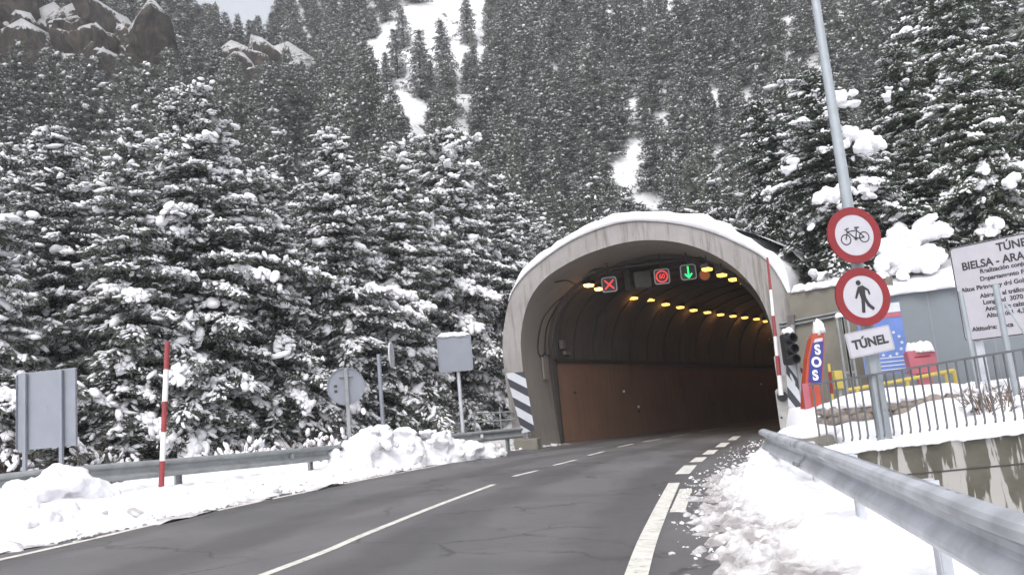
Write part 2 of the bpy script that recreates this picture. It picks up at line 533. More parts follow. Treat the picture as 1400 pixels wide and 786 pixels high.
def scatter(templates, Fc, pos, X, U, S, g):
    """copies of templates at pos with local axes X (long), U (up), scale S (n,3)"""
    n = len(pos)
    if n == 0:
        return np.zeros((0, 3)), np.zeros((0, Fc.shape[1]), int)
    X = X / np.linalg.norm(X, axis=1, keepdims=True)
    Yv = np.cross(U, X); Yv /= np.maximum(np.linalg.norm(Yv, axis=1, keepdims=True), 1e-6)
    Zv = np.cross(X, Yv)
    T = np.stack(templates)[g.integers(0, len(templates), n)]      # n,m,3
    T = T * S[:, None, :]
    V = pos[:, None, :] + T[..., 0:1] * X[:, None] + T[..., 1:2] * Yv[:, None] + T[..., 2:3] * Zv[:, None]
    m = T.shape[1]
    Fa = (np.arange(n)[:, None, None] * m + Fc[None]).reshape(-1, Fc.shape[1])
    return V.reshape(-1, 3), Fa


def snow_heap_strip(name, pts, w, h, seed, parent=None, m='snow', n=80, k=9, droop=0.05):
    """lumpy ridge of snow lying along a 3D polyline"""
    P = poly_at(pts, n); g = np.random.default_rng(seed)
    T = np.gradient(P, axis=0); T[:, 2] = 0; T /= np.linalg.norm(T, axis=1, keepdims=True)
    S = np.stack([T[:, 1], -T[:, 0], 0 * T[:, 0]], 1)
    ang = np.linspace(0, math.pi, k)
    V = np.zeros((n, k + 1, 3)); s = np.linspace(0, n * .37, n)
    for j, a in enumerate(ang):
        wn = 1 + 0.5 * vnoise(s * 0.9, np.full(n, j * 0.7), seed) + 0.35 * vnoise(s * 2.3, np.full(n, j * 1.1), seed + 1)
        end = np.minimum(1, np.minimum(np.arange(n), n - 1 - np.arange(n)) / 3.0) ** 0.5
        V[:, j] = P + S * (math.cos(a) * w * wn * (0.4 + .6 * end))[:, None]
        V[:, j, 2] += (math.sin(a) ** 0.7) * h * wn * end - (droop * abs(math.cos(a)) ** 3 * wn)
    V[:, k] = P; V[:, k, 2] -= 0.02
    idx = []
    for i in range(n - 1):
        for j in range(k + 1):
            idx.append((i * (k + 1) + j, i * (k + 1) + (j + 1) % (k + 1), (i + 1) * (k + 1) + (j + 1) % (k + 1), (i + 1) * (k + 1) + j))
    me = np_mesh(name, V.reshape(-1, 3), np.array(idx), 4)
    return link_mesh(name, me, M[m], parent, 180)

# ------------------------------------------------------------------ tunnel geometry
TH0, TH1 = R(20), R(36.5)
E0 = Vector((math.cos(TH0), -math.sin(TH0)))          # across the portal
A0 = Vector((math.sin(TH0), math.cos(TH0)))
B0 = Vector((0.287, 26.0)); ZB = zr(*B0)
J0 = B0 + A0 * 2.72
A1 = Vector((math.sin(TH1), math.cos(TH1))); E1 = Vector((math.cos(TH1), -math.sin(TH1)))
INNER = [(0.02, -0.7), (-.03, 0), (-.1, .5), (-.17, 1.65), (-.2, 2.6), (-.16, 3.5), (.1, 4.35), (.5, 4.93), (1.1, 5.36), (2.22, 5.76), (3.56, 5.94), (4.72, 5.79),
         (5.67, 5.40), (6.5, 4.77), (7.06, 3.98), (7.33, 3.12), (7.39, 2.23), (7.38, 1.27), (7.32, 0), (7.28, -.7)]
OUTER = [(-.72, -.7), (-.72, 0), (-.74, .8), (-.78, 1.65), (-.82, 2.7), (-.76, 3.6), (-.42, 4.72), (.05, 5.3), (.75, 5.76), (1.95, 6.30), (3.4, 6.56), (4.68, 6.36),
         (5.83, 5.94), (6.75, 5.38), (7.5, 4.74), (7.93, 3.75), (8.03, 3.1), (8.08, 2.0), (8.06, .9), (8.04, -.7)]
INN = poly_at(INNER, 90); OUT = poly_at(OUTER, 90)


def sec(k):
    """station k along the tunnel behind the joint -> left base point and section direction"""
    if k <= 26:
        return J0 + A1 * k, E0
    P = J0 + A1 * 26; th = TH1; n = int((k - 26) / 1.0); a = 0
    for _ in range(n):
        th += R(1.1); a += R(1.1); P = P + Vector((math.sin(th), math.cos(th)))
    e = Vector((math.cos(TH0 + a), -math.sin(TH0 + a)))
    return P, e


def sweep(name, prof, stations, m, parent, smooth=50, close=False):
    n = len(prof); V = []
    for (P, e) in stations:
        z0 = zr(P.x, P.y)
        for u, z in prof:
            V.append((P.x + e.x * u, P.y + e.y * u, z0 + z))
    Fq = grid_faces(len(stations), n)
    if close:
        i = np.arange(len(stations) - 1) * n
        Fq = np.vstack([Fq, np.stack([i + n - 1, i + 2 * n - 1, i + n, i], 1)])
    me = np_mesh(name, np.array(V), Fq, 4)
    return link_mesh(name, me, M[m], parent, smooth)


portal = empty('tunnel_portal', (*(B0 + E0 * 3.6), ZB), 'grey concrete horseshoe tunnel mouth with snow on its rim', 'tunnel')
# collar: front face, soffit and outer shell
cst = [(B0 + A0 * s, E0) for s in (0, 0.05, 0.7, 1.4, 2.1, 2.72)]
fv = []
nI = len(INN)
for u, z in INN: fv.append((B0.x + E0.x * u, B0.y + E0.y * u, ZB + z))
for u, z in OUT: fv.append((B0.x + E0.x * u, B0.y + E0.y * u, ZB + z))
ff = np.array([(i, i + 1, nI + i + 1, nI + i) for i in range(nI - 1)])
link_mesh('front_face', np_mesh('front_face', np.array(fv), ff, 4), M['collar'], portal)
sweep('soffit', INN, cst, 'soffit', portal)
sweep('outer_shell', OUT, [(B0 + A0 * s, E0) for s in (0, 1.5, 3, 4.5)], 'collar', portal)
# lining behind the joint
stn = [sec(k) for k in list(range(0, 27, 2)) + list(range(27, 75, 1))]
inset = []
for u, z in INN:
    c = np.array([3.6, 2.6]); d = np.array([u, z]) - c; L = np.linalg.norm(d); inset.append(c + d * (L - 0.16) / L)
inset = np.array(inset)
vault = [p for p in inset if p[1] > 2.6]
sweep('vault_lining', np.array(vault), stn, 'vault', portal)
wall = [(.04, -.7), (.03, 0), (0.02, 1.2), (0.0, 2.76), (-.02, 2.83), (-.12, 2.83)]
sweep('wall_panel', np.array(wall), stn, 'panel', portal, 30)
wallR_ = [(7.2, -.9), (7.2, 1.2), (7.2, 2.76), (7.24, 2.83), (7.4, 2.83)]
sweep('wall_panel', np.array(wallR_), stn, 'panel', portal, 30)
led = [(-.1, 2.75), (.10, 2.75), (.10, 2.87), (-.1, 2.87)]
sweep('cable_ledge', np.array(led), stn, 'steel_dark', portal, 20, True)
# closing ring at the joint and the dark strip beside the panel
rv = [];
for u, z in INN: rv.append((J0.x + E0.x * u, J0.y + E0.y * u, ZB + z))
for u, z in inset: rv.append((J0.x + E0.x * u, J0.y + E0.y * u, ZB + z))
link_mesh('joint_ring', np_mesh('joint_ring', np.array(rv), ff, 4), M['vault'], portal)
mb = MB(); pj = J0 + E0 * 0.0 - A0 * 0.05
mb.box((pj.x + .02, pj.y, ZB + 1.35), (0.10, 0.10, 2.9), (E0.x, E0.y, 0)); mb.build('joint_strip', M['steel_dark'], portal)
# ribs / cable drops on the vault
va = np.array(vault)
for k in (0.25, 1.3, 2.6, 4.0, 5.4, 6.8, 8.3, 9.8, 11.4, 13.0, 14.8, 16.6, 18.6):
    P, e = sec(0); P = J0 + A1 * k; z0 = zr(P.x, P.y)
    c = np.array([3.6, 2.6]); pts = []
    for u, z in va[:34]:
        d = np.array([u, z]) - c; L = np.linalg.norm(d); q = c + d * (L - .03) / L
        pts.append((P.x + E0.x * q[0], P.y + E0.y * q[0], z0 + q[1]))
    mb = MB(); mb.tube(pts, 0.032 if k > .3 else 0.05, 6); mb.build('cable', M['steel_dark'], portal, 60)
# thin conduits looping over the soffit
def soff(u_i, s, off=0.03):
    i = int(np.clip(u_i, 0, nI - 1)); u, z = INN[i]; d = np.array([u - 3.6, z - 2.6]); L = np.linalg.norm(d)
    u, z = np.array([3.6, 2.6]) + d * (L - off) / L
    p = B0 + A0 * s + E0 * u
    return Vector((p.x, p.y, ZB + z))
zi = lambda z: int(np.argmin(np.abs(INN[:40, 1] - z)))
for path in ([(3.05, 2.6), (3.02, 1.75), (3.3, 1.6), (4.1, 1.75), (4.7, 2.3), (4.95, 2.68)], [(2.55, 2.0), (3.0, 2.05), (3.2, 2.3), (3.9, 2.35), (4.6, 2.66)],
             [(5.2, 0.9), (5.28, 1.6), (5.35, 2.66)]):
    pts = [soff(zi(z), s) for z, s in path]
    mb = MB(); mb.tube(poly_at(pts, 24), 0.022, 6); mb.build('conduit', M['steel_dark'], portal, 60)
for z, s, sz in ((2.45, 2.05, (.06, .45, .75)), (3.1, 2.5, (.12, .3, .28)), (3.35, 3.2, (.14, .35, .3)), (3.05, 3.4, (.12, .6, .14))):
    p = soff(zi(z), s, 0.06) if s < 2.72 else None
    if p is None:
        q = J0 + A1 * (s - 2.72) + E0 * 0.08; p = Vector((q.x, q.y, ZB + z))
    mb = MB(); mb.box(p, (sz[0], sz[1], sz[2]), (E0.x, E0.y, 0)); mb.build('junction_box', M['tunbox'] if s > 2.1 else M['soffit'], portal, None, 0.01)
for px, py in ((785, 537), (851, 535), (872, 562), (871, 556), (974, 552), (1039, 525)):
    d = ray(px, py); best = None
    for k in np.linspace(0, 24, 400):
        P = J0 + A1 * k
        e = abs(math.atan2(P.x, P.y) - math.atan2(d.x, d.y))
        if best is None or e < best[0]: best = (e, P)
    P = best[1]; w = at(px, py, P.y)
    mb = MB(); fr = Fr((P.x + E1.x * .06, P.y + E1.y * .06, w.z), (-A1.x, -A1.y, 0)); mb.disc(fr, 0, 0, .045, -.02, .03, 12)
    mb.build('reflector', M['whitepaint'] if py in (535, 556, 525) else M['steel_dark'], portal)
# snow lying over the rim
cap_i = [i for i in range(nI) if (OUT[i, 1] > 4.6)] + [i for i in range(nI) if OUT[i, 0] > 7.4 and 3.35 < OUT[i, 1] <= 4.6]
cap_i = sorted(set(cap_i))
ns = 10; V = []
for a, i in enumerate(cap_i):
    u, z = OUT[i]; t = a / (len(cap_i) - 1)
    du, dz = OUT[min(i + 1, nI - 1)] - OUT[max(i - 1, 0)]; nu, nz = -dz, du; L = math.hypot(nu, nz); nu, nz = nu / L, nz / L
    th = 0.10 + 0.20 * math.sin(math.pi * min(1, t * 1.25)) ** 0.8 + (0.27 if t > .5 else 0) * math.sin(math.pi * min(1, (t - .5) / .5) if t > .5 else 0)
    th *= min(1, t * 9 + .1) * min(1, (1 - t) * 9 + .15)
    th *= 1 + 0.6 * float(vnoise(t * 17, 0.3, 5)) + .5 * float(vnoise(t * 43, 0.8, 9))
    for b_, s in enumerate([-0.02, -0.06, -0.07, 0.0, 0.15, .6, 1.5, 3.3, 6.5, 11.0]):
        hgt = [0.0, 0.02, .55, .92, 1, 1.05, 1.1, 1.2, 1.4, 1.4][b_] * th + [0, 0, 0, 0, 0, 0, .0, .05, .05, .05][b_]
        p = B0 + A0 * min(s, 2.72) + A1 * max(0, s - 2.72) + E0 * (u + nu * hgt)
        V.append((p.x, p.y, ZB + z + nz * hgt + (0.004 if b_ == 0 else 0)))
link_mesh('snow_cap', np_mesh('snow_cap', np.array(V), grid_faces(len(cap_i), ns), 4), M['snow'], portal, 180)

# lamps in two rows
def lamp(px, py, s, u, big=False):
    P = J0 + A1 * s + E1 * u
    w = at(px, py, P.y)
    return Vector((P.x, P.y, w.z))


lampL = [(867, 407.5), (890, 410), (911, 416), (931, 420), (949, 424), (968, 427), (986, 430), (1003, 432), (1019, 434), (1035, 436), (1048, 439)]
lampS = [4.31, 5.67, 6.98, 8.31, 9.58, 11.01, 12.46, 13.91, 15.37, 16.91, 18.21]
lampR = [(968, 368), (988, 376), (1004, 382), (1019, 386), (1031, 392)]
lampRS = [-.16, .92, 1.83, 2.75, 3.5]


def make_lamp(p, name, label, group, w, big=False, energy=0):
    root = empty(name, p, label, 'lamp', group)
    mb = MB(); mb.box(p + Vector((0, 0, .09)), (w + .08, .26, .12), (A1.x, A1.y, 0)); mb.build('housing', M['steel_dark'], root, None, .01)
    mb = MB(); mb.tube([p + Vector((0, 0, .14)), p + Vector((0, 0, .42))], .02, 6); mb.build('bracket', M['steel_dark'], root)
    mb = MB(); fr = Fr(p, (A1.x, A1.y, 0))
    pts = [(-w / 2, .035), (-w / 2 + .05, -.05), (w / 2 - .05, -.05), (w / 2, .035)]
    mb.prism(fr, pts, -.11, .11); mb.build('lens', M['lampbig'] if big else M['lamp'], root)
    if energy:
        L = bpy.data.lights.new('lamp_light', 'POINT'); L.energy = energy; L.color = (1.0, 0.46, 0.12); L.shadow_soft_size = .12
        lo = bpy.data.objects.new('lamp_light', L); COL.objects.link(lo); lo.parent = root; lo.location = (0, 0, -.2)
    return root


for i, ((px, py), s) in enumerate(zip(lampL, lampS)):
    make_lamp(lamp(px, py, s, 1.0), 'tunnel_lamp', 'yellow sodium lamp in the lower row along the left of the tunnel vault', 'lower row of tunnel lamps', .34, False, (7 if i < 6 else 11) if i % 2 == 0 else 0)
for i, ((px, py), s) in enumerate(zip(lampR, lampRS)):
    make_lamp(lamp(px, py, s, 6.0), 'tunnel_lamp', 'yellow sodium lamp in the upper row beside the green arrow signal', 'upper row of tunnel lamps', .34, False, 4 if i == 3 else 0)
for px, py, Y, w, lab in ((805, 390, 28.0, .36, 'bright yellow floodlight at the left end of the tunnel lights'), (819, 395, 28.8, .3, 'small yellow floodlight beside the red cross signal')):
    make_lamp(at(px, py, Y), 'floodlight', lab, 'floodlights left of the red cross', w, True, 6 if px == 805 else 0)
# more light deeper in the tunnel, where the rows continue round the bend
for s in (20, 23, 27, 32):
    P = J0 + A1 * s + E1 * 1.0
    make_lamp(Vector((P.x, P.y, zr(P.x, P.y) + 5.0)), 'tunnel_lamp', 'yellow sodium lamp in the lower row along the left of the tunnel vault', 'lower row of tunnel lamps', .34, False, 22)

# lane signals
def rrect(w, h, r_, n=5):
    P = []
    for cx, cy, a0 in ((w / 2 - r_, h / 2 - r_, 0), (-w / 2 + r_, h / 2 - r_, 90), (-w / 2 + r_, -h / 2 + r_, 180), (w / 2 - r_, -h / 2 + r_, 270)):
        for k in range(n + 1):
            t = R(a0 + 90 * k / n); P.append((cx + r_ * math.cos(t), cy + r_ * math.sin(t)))
    return P


def signal(px, py, Y, label, kind):
    c = at(px, py, Y); root = empty('lane_signal', c, label, 'signal')
    fr = Fr(c, (math.cos(R(8)), -math.sin(R(8)), 0))
    mb = MB(); mb.prism(fr, rrect(.50, .50, .09), -.18, 0); mb.build('housing', M['dark'], root)
    mb = MB()
    o_ = rrect(.50, .50, .09); i_ = rrect(.44, .44, .075); n = len(o_)
    mb.add([fr.p(a, b, .0) for a, b in o_] + [fr.p(a, b, .012) for a, b in o_] + [fr.p(a, b, .012) for a, b in i_] + [fr.p(a, b, .0) for a, b in i_],
           [(k * n + i, k * n + (i + 1) % n, ((k + 1) % 4) * n + (i + 1) % n, ((k + 1) % 4) * n + i) for k in range(4) for i in range(n)])
    mb.build('rim', M['white'], root)
    mb = MB(); mb.tube([c + Vector((0, .08, .27)), c + Vector((0, .08, .75))], .025, 6); mb.build('bracket', M['steel_dark'], root)
    mb = MB()
    if kind == 'x':
        mb.stroke(fr, (-.15, -.15), (.15, .15), .05, .004, .012); mb.stroke(fr, (-.15, .15), (.15, -.15), .05, .0055, .0135)
        mb.build('cross', M['led_red'], root)
    elif kind == 'down':
        mb.stroke(fr, (0, -.15), (0, .19), .045, .004, .012); mb.stroke(fr, (0, -.18), (-.11, -.05), .045, .0055, .0135); mb.stroke(fr, (0, -.18), (.11, -.05), .045, .0065, .0145)
        mb.build('arrow', M['led_green'], root)
    else:
        mb.ring(fr, 0, 0, .155, .20, .004, .012, 32); mb.build('circle', M['led_red'], root)
        txt('60', .22, fr, 0, 0, .008, M['led_red'], root, 'digits', xs=.85, bold=.004)
    return root


signal(833, 389, 27.0, 'square signal with a red cross over the left lane', 'x')
signal(905, 378, 26.6, 'square signal with a red speed limit circle in the middle', 'speed')
signal(941, 372, 26.2, 'square signal with a green down arrow over the right lane', 'down')
c = at(963, 376, 26.6); root = empty('warning_beacon', c, 'dull amber round beacon right of the green arrow signal', 'beacon')
mb = MB(); fr = Fr(c, (1, 0, 0)); mb.disc(fr, 0, 0, .17, -.14, 0, 24); mb.build('lens', M['amber'], root, 40)
mb = MB(); mb.ring(fr, 0, 0, .17, .20, -.16, .03, 24); mb.build('hood', M['dark'], root)
mb = MB(); mb.tube([c + Vector((0, .06, .19)), c + Vector((0, .06, .6))], .025, 6); mb.build('bracket', M['steel_dark'], root)
c = at(878, 383, 28.0); root = empty('equipment_box', c, 'grey metal box hanging between the red cross and the speed signal', 'box')
mb = MB(); mb.box(c, (.55, .4, .55)); mb.build('casing', M['tunbox'], root, None, .02)
mb = MB(); mb.box(c + Vector((-.5, .2, .1)), (.18, .3, .8)); mb.build('mounting_column', M['steel_dark'], root)
pa, pb = at(792, 372, 27.6), at(985, 350, 26.2)
mb = MB(); mb.tube([pa, pb], .05, 8); o = mb.build('gantry_beam', M['steel_dark'], None, 60)
tag(o, 'dark crossbeam under the tunnel crown that carries the lane signals', 'beam')

# ------------------------------------------------------------------ road
LE = [(-10.2, -10), (-7.6, 0), (-5.45, 8.71), (-4.98, 10.98), (-4.6, 12.54), (-4.05, 14.46), (-3.29, 17.09), (-1.55, 22.11), (-0.46, 25.0), (1.2, 28.2)]
RE = [(-1.6, -10), (-.45, 0), (0.69, 6.12), (1.33, 9.13), (2.13, 12.63), (2.71, 14.89), (3.36, 17.02), (4.14, 19.32), (5.05, 22.04), (5.79, 23.97)]
CE = [(-6.0, -8), (-4.2, 0), (-2.22, 6.97), (-1.78, 9.03), (-1.25, 11.49), (-0.6, 14.17), (-0.29, 15.63), (0.17, 16.75), (0.58, 17.92), (1.1, 19.5), (1.51, 20.92), (2.01, 22.16), (2.58, 23.7), (3.16, 25.0), (4.23, 27.1)]
le = poly_at(LE, 60); re = poly_at(RE, 60)
V = []
for i in range(60):
    a, b_ = le[i], re[i]; d = (b_ - a) / np.linalg.norm(b_ - a)
    t0 = 1.6 if a[1] < 22 else 1.6 - 1.35 * min(1, (a[1] - 22) / 3)
    for k in range(9):
        q = a - d * t0 + (b_ - a + d * (t0 + 2.4)) * k / 8
        V.append((q[0], q[1], zr(*q)))
rd = list(V); nr = 60
for k in list(range(1, 27, 2)) + list(range(27, 75)):
    P, e = sec(k)
    for j in range(9):
        q = P + e * (-0.2 + 7.8 * j / 8); rd.append((q.x, q.y, zr(P.x, P.y) + RA * (q.x - P.x) + RB * (q.y - P.y))); 
    nr += 1
me = np_mesh('road', np.array(rd), grid_faces(nr, 9), 4)
a_ = me.attributes.new('across', 'FLOAT', 'POINT'); a_.data.foreach_set('value', np.tile(np.linspace(0, 1, 9), nr).astype(np.float32))
o = link_mesh('road', me, M['asphalt']); tag(o, kind='structure')


def stripe(mb, pts, w, n=None, lift=0.004):
    P = poly_at(pts, n or max(2, len(pts) * 6)); T = np.gradient(P, axis=0); T /= np.linalg.norm(T, axis=1, keepdims=True)
    S = np.stack([T[:, 1], -T[:, 0]], 1) * w / 2; vs = []
    for p, s in zip(P, S):
        for q in (p - s, p + s): vs.append((q[0], q[1], zr(*q) + lift))
    mb.add(vs, [(2 * i, 2 * i + 1, 2 * i + 3, 2 * i + 2) for i in range(len(P) - 1)])


mk = MB()
stripe(mk, LE[:9], .12, 60)
stripe(mk, CE[:6], .10, 50)
for a, b_ in (((702, 651), (735, 643)), ((757, 636), (787, 628.5)), ((804, 622.5), (826, 617)), ((845, 611), (866, 606.5)), ((879, 604), (905, 599.5)), ((918, 597), (944, 592.5)), ((957, 590), (985, 585))):
    stripe(mk, [on_road(*a), on_road(*b_)], .10, 4)
stripe(mk, RE[:5], .17, 60)
stripe(mk, [on_road(926, 700), on_road(938, 668)], .165, 4)
for a, b_ in (((932.5, 648), (944, 636)), ((951, 631.5), (959, 625)), ((967.5, 621), (975, 615)), ((984, 611), (992, 605)), ((1000, 601.5), (1008, 596))):
    stripe(mk, [on_road(*a), on_road(*b_)], .24, 4)
o = mk.build('road_marking', M['paint']); tag(o, kind='structure')

# ------------------------------------------------------------------ terrain
RAILR = [(1.05, -2.0), (1.35, 0.5), (1.69, 2.98), (1.83, 3.75), (2.1, 5.13), (2.68, 8.18), (3.0, 10.0), (3.36, 12.0)]
railr = poly_at(RAILR, 60)
def rail_x(y):
    return np.interp(y, railr[:, 1], railr[:, 0])


def nat(x, y):
    """natural hillside height"""
    x = np.asarray(x, float); y = np.asarray(y, float)
    r_ = np.hypot(x, y); az = np.degrees(np.arctan2(x, np.maximum(y, 1e-3)))
    r0 = 27.5 - 2.5 * sstep(-8, -30, az) - 1.0 * sstep(5, 30, az) + 1.5 * fbm(x, y, .05, 3, 3)
    D = 155 - 50 * np.exp(-((az + 18.6) / 5.2) ** 4)
    d = np.clip(r_ - r0, 0, None)
    dd = np.minimum(d, D)
    lf = sstep(-1, -12, az)
    e = dd - (50 - 32 * lf)
    h = .13 * dd + (.96 - .46 * lf) * 4.5 * (np.log1p(np.exp(np.clip(e / 4.5, -30, 30))) - np.log1p(np.exp(-(50 - 32 * lf) / 4.5))) + .45 * lf * np.clip(dd - 95, 0, None) + 3.5 * fbm(x, y, .035, 11, 4) * sstep(4, 30, d) + .5 * fbm(x, y, .3, 21, 3) * sstep(0, 5, d)
    h = h + 1.2 * sstep(0, 4, d) * 0
    back = sstep(6, 0, y)                       # valley side behind the camera stays flat
    return h * (1 - back)


def local_us(x, y):
    dx = np.asarray(x) - B0.x; dy = np.asarray(y) - B0.y
    # oblique coordinates: s along A (first A0 then A1), u across E0
    s = (dx * E0.y - dy * E0.x) / (A1.x * E0.y - A1.y * E0.x)
    u = dx * E0.x + dy * E0.y - s * (A1.x * E0.x + A1.y * E0.y)
    return u, s


_up_o = OUT[(OUT[:, 1] > 3.3)]
def ARCH(u):
    return np.interp(u, _up_o[:, 0], _up_o[:, 1])


def hz(x, y):
    x = np.asarray(x, float); y = np.asarray(y, float)
    flat = zr(np.clip(x, -12, 8), np.clip(y, -10, 30)) - .06
    h = nat(x, y)
    z = flat + h - .25 * sstep(-8, -10, x) * sstep(5, 0, h)
    u, s = local_us(x, y)
    lat = np.maximum(np.maximum(-.95 - u, u - 8.25), 0)
    arch = ARCH(u) + .40
    bumpz = ZB + arch * sstep(0.6, 4.5, s) - lat * 1.1
    z = np.where((s > 0.6) & (s < 40), np.maximum(z, bumpz), z)
    ins = (u > -.95) & (u < 7.9) & (s > -.3)
    z = np.where(ins & (s < 3.0), flat - .06, z)
    z = np.where(ins & (s >= 3.0) & (s < 60), np.maximum(z, ZB + arch), z)
    # hillside held up behind the side wall right of the portal
    side = (x > 8.0) & (y > 23.6 - .42 * (x - 8.0)) & (s < 30) & (u > 7.9)
    z = np.where(side, np.maximum(z, 3.55 + .35 * (y - (23.6 - .42 * (x - 8.0)))), z)
    # ditch right of the guard rail
    dit = (x > rail_x(y) + .75) & (y < 13.2) & (y > -5)
    z = np.where(dit, np.minimum(z, -.95), z)
    ter = (x > 5.2) & (y > 8) & (y < 23.5 - .42 * np.maximum(x - 8, 0)) & (x > 5.0 + (y - 14) * .21)
    z = np.where(ter, -.95, z)
    return z


xs = np.unique(np.concatenate([np.linspace(-190, -34, 60), np.arange(-34, 34, .5), np.linspace(34, 190, 60)]))
ys = np.unique(np.concatenate([np.linspace(-60, -4, 15), np.arange(-4, 52, .5), np.linspace(52, 230, 100)]))
GX, GY = np.meshgrid(xs, ys, indexing='ij')
GZ = hz(GX, GY)
Fg = grid_faces(len(xs), len(ys))
Vg = np.stack([GX, GY, GZ], -1).reshape(-1, 3)
u, s = local_us(Vg[:, 0], Vg[:, 1])
inside = (u > -.95) & (u < 7.9) & (s > -.5) & (s < 60)
zf = Vg[Fg][:, :, 2]; fi = inside[Fg].any(1)
drop = fi & (zf.max(1) - zf.min(1) > 2.0) & (zf.min(1) < 5)
o = link_mesh('ground', np_mesh('ground', Vg, Fg[~drop], 4), M['hill'], None, 180); tag(o, kind='structure')

# ------------------------------------------------------------------ roadside snow
SL = [(-8.6, 0.0), (-7.0, 5.0), (-6.0, 9.0), (-5.45, 10.05), (-5.05, 11.2), (-4.72, 12.99), (-4.13, 14.76), (-3.37, 17.52), (-2.23, 21.23), (-0.46, 25.4), (1.3, 27.9)]
n1, n2 = 420, 90
P = poly_at(SL, n1); T = np.gradient(P, axis=0); T /= np.linalg.norm(T, axis=1, keepdims=True)
Sd = np.stack([-T[:, 1], T[:, 0]], 1)                      # to the left
w = np.linspace(-.25, 4.2, n2)
X = P[:, None, 0] + Sd[:, None, 0] * w; Y = P[:, None, 1] + Sd[:, None, 1] * w
hgt = np.where(w < 0, .12 * w - .02, .19 * sstep(-.02, .9, w))[None] + np.zeros_like(X)
hgt = hgt + .05 * sstep(1.0, 2.5, w)[None]
amp = sstep(-.1, .5, w)[None]
hgt += (.06 * fbm(X, Y, 1.3, 31, 5) + .05 * fbm(X, Y, .45, 41, 2)) * (0.25 + amp)
hgt += (.10 * np.abs(fbm(X, Y, 3.6, 77, 5)) + .03 * fbm(X, Y, 11, 78, 3)) * amp
near = sstep(16, 9, Y)
hgt += near * (.10 * np.abs(fbm(X, Y, 1.6, 51, 4)) * amp)
hgt = np.maximum(hgt, .05 * sstep(.05, .5, w)[None] + .03 * sstep(.8, 1.6, w)[None])
HEAPS = [(75, 641, 12.5, .5, .55), (105, 655, 12.8, .35, .4), (40, 657, 12.2, .4, .45), (-5, 668, 11.6, .6, .6), (60, 690, 10.9, .5, .5), (20, 700, 10.3, .6, .5),
         (497, 586, 19.5, .36, .45), (520, 577, 19.9, .42, .5), (552, 584, 20.5, .5, .55), (585, 587, 21.1, .55, .6), (612, 594, 21.6, .45, .5), (635, 602, 22.0, .45, .5), (660, 607, 22.6, .5, .5), (458, 614, 18.6, .3, .35), (478, 602, 19.0, .3, .3)]
tgt = np.zeros_like(hgt)
for hpx, hpy, hY, rx, ry in HEAPS:
    q = at(hpx, hpy, hY); hh = (q.z - zr(q.x, q.y)) * .42
    dd_ = ((X - q.x) / (rx * 1.3)) ** 2 + ((Y - q.y) / (ry * 1.3)) ** 2
    tgt = np.maximum(tgt, hh * np.exp(-.7 * dd_ ** 1.3) * (1 + .3 * fbm(X, Y, 2.0, 63, 4)))
tgt *= sstep(.0, .55, w)[None]
hgt = np.maximum(hgt, 0) * 0 + np.where(tgt > .02, np.log(np.exp(9 * hgt) + np.exp(9 * tgt) - 1) / 9, hgt)
for hx, hy in ((-5.55, 11.35),):
    hgt -= .16 * np.exp(-(((X - hx) / .14) ** 2 + ((Y - hy) / .10) ** 2) ** 2)
# tapers to nothing by the tunnel wall
hgt *= (1 - .75 * sstep(23.5, 27.5, Y))
hgt = np.minimum(hgt, .02 + 1.3 * (w[None] + .02)) if False else hgt
edge = .08 * fbm(X, Y, 1.4, 91, 5)
hgt += np.where(w[None] < .35, edge, 0) * sstep(.35, 0, w)[None]
Z = zr(X, Y) + hgt
Z[:, -1] -= .5
me = np_mesh('snow_bank', np.stack([X, Y, Z], -1).reshape(-1, 3), grid_faces(n1, n2), 4)
a = me.attributes.new('dirt', 'FLOAT', 'POINT')
dirt = (.42 * sstep(.16, -.04, w)[None] + 0 * X) + .22 * sstep(23, 26, Y)
a.data.foreach_set('value', dirt.astype(np.float32).ravel())
o = link_mesh('snow_bank', me, M['slush'], None, 180); tag(o, kind='structure')

# right: slush between the road edge and the rail
SRp = [(.2, 1.0), (.75, 3.5), (1.14, 6.0), (1.42, 7.3), (1.58, 8.4), (1.95, 10.4), (2.42, 12.3), (3.35, 14.9), (4.6, 18.6), (5.75, 21.5), (6.3, 23.3)]
n1, n2 = 620, 110
P = poly_at(SRp, n1)
xr = np.where(P[:, 1] < 12, rail_x(P[:, 1]) + .75, np.interp(P[:, 1], [12, 13, 14.5, 18, 21.5, 23.4], [4.15, 4.7, 5.2, 6.1, 6.9, 7.6]))
tt = np.linspace(-.3, 1.0, n2)
wid = xr - P[:, 0]
X = P[:, None, 0] + wid[:, None] * tt[None] ; Y = P[:, None, 1] - .28 * (X - P[:, None, 0])
Wd = wid[:, None] * tt[None]
big = fbm(X, Y, 1.1, 5, 4)
fine_ = np.abs(fbm(X, Y, 3.2, 15, 5)) + .5 * np.abs(fbm(X, Y, 8.5, 25, 3))
hgt = -.035 + .30 * sstep(-.05, 1.15, Wd) + .13 * big * sstep(-.2, .5, Wd) + (.20 * fine_ - .04) * (sstep(-.35, .15, Wd) * (.45 + .55 * sstep(1.0, .3, Wd)))
hgt += .20 * np.exp(-((Y - 11.3) / 1.3) ** 2) * sstep(.2, 1.0, Wd)
hgt -= .10 * sstep(6.8, 5.6, Y) * sstep(.6, 1.2, Wd)
hgt -= .12 * sstep(13.5, 16, Y) * sstep(.8, .3, Wd)
hgt = np.where(tt[None] > .97, -.9, hgt)
Z = zr(X, Y) + hgt
me = np_mesh('roadside_snow', np.stack([X, Y, Z], -1).reshape(-1, 3), grid_faces(n1, n2), 4)
a = me.attributes.new('dirt', 'FLOAT', 'POINT')
dirt = .54 * sstep(1.15, .10, Wd + .6 * big) - .30 * fine_ + .10
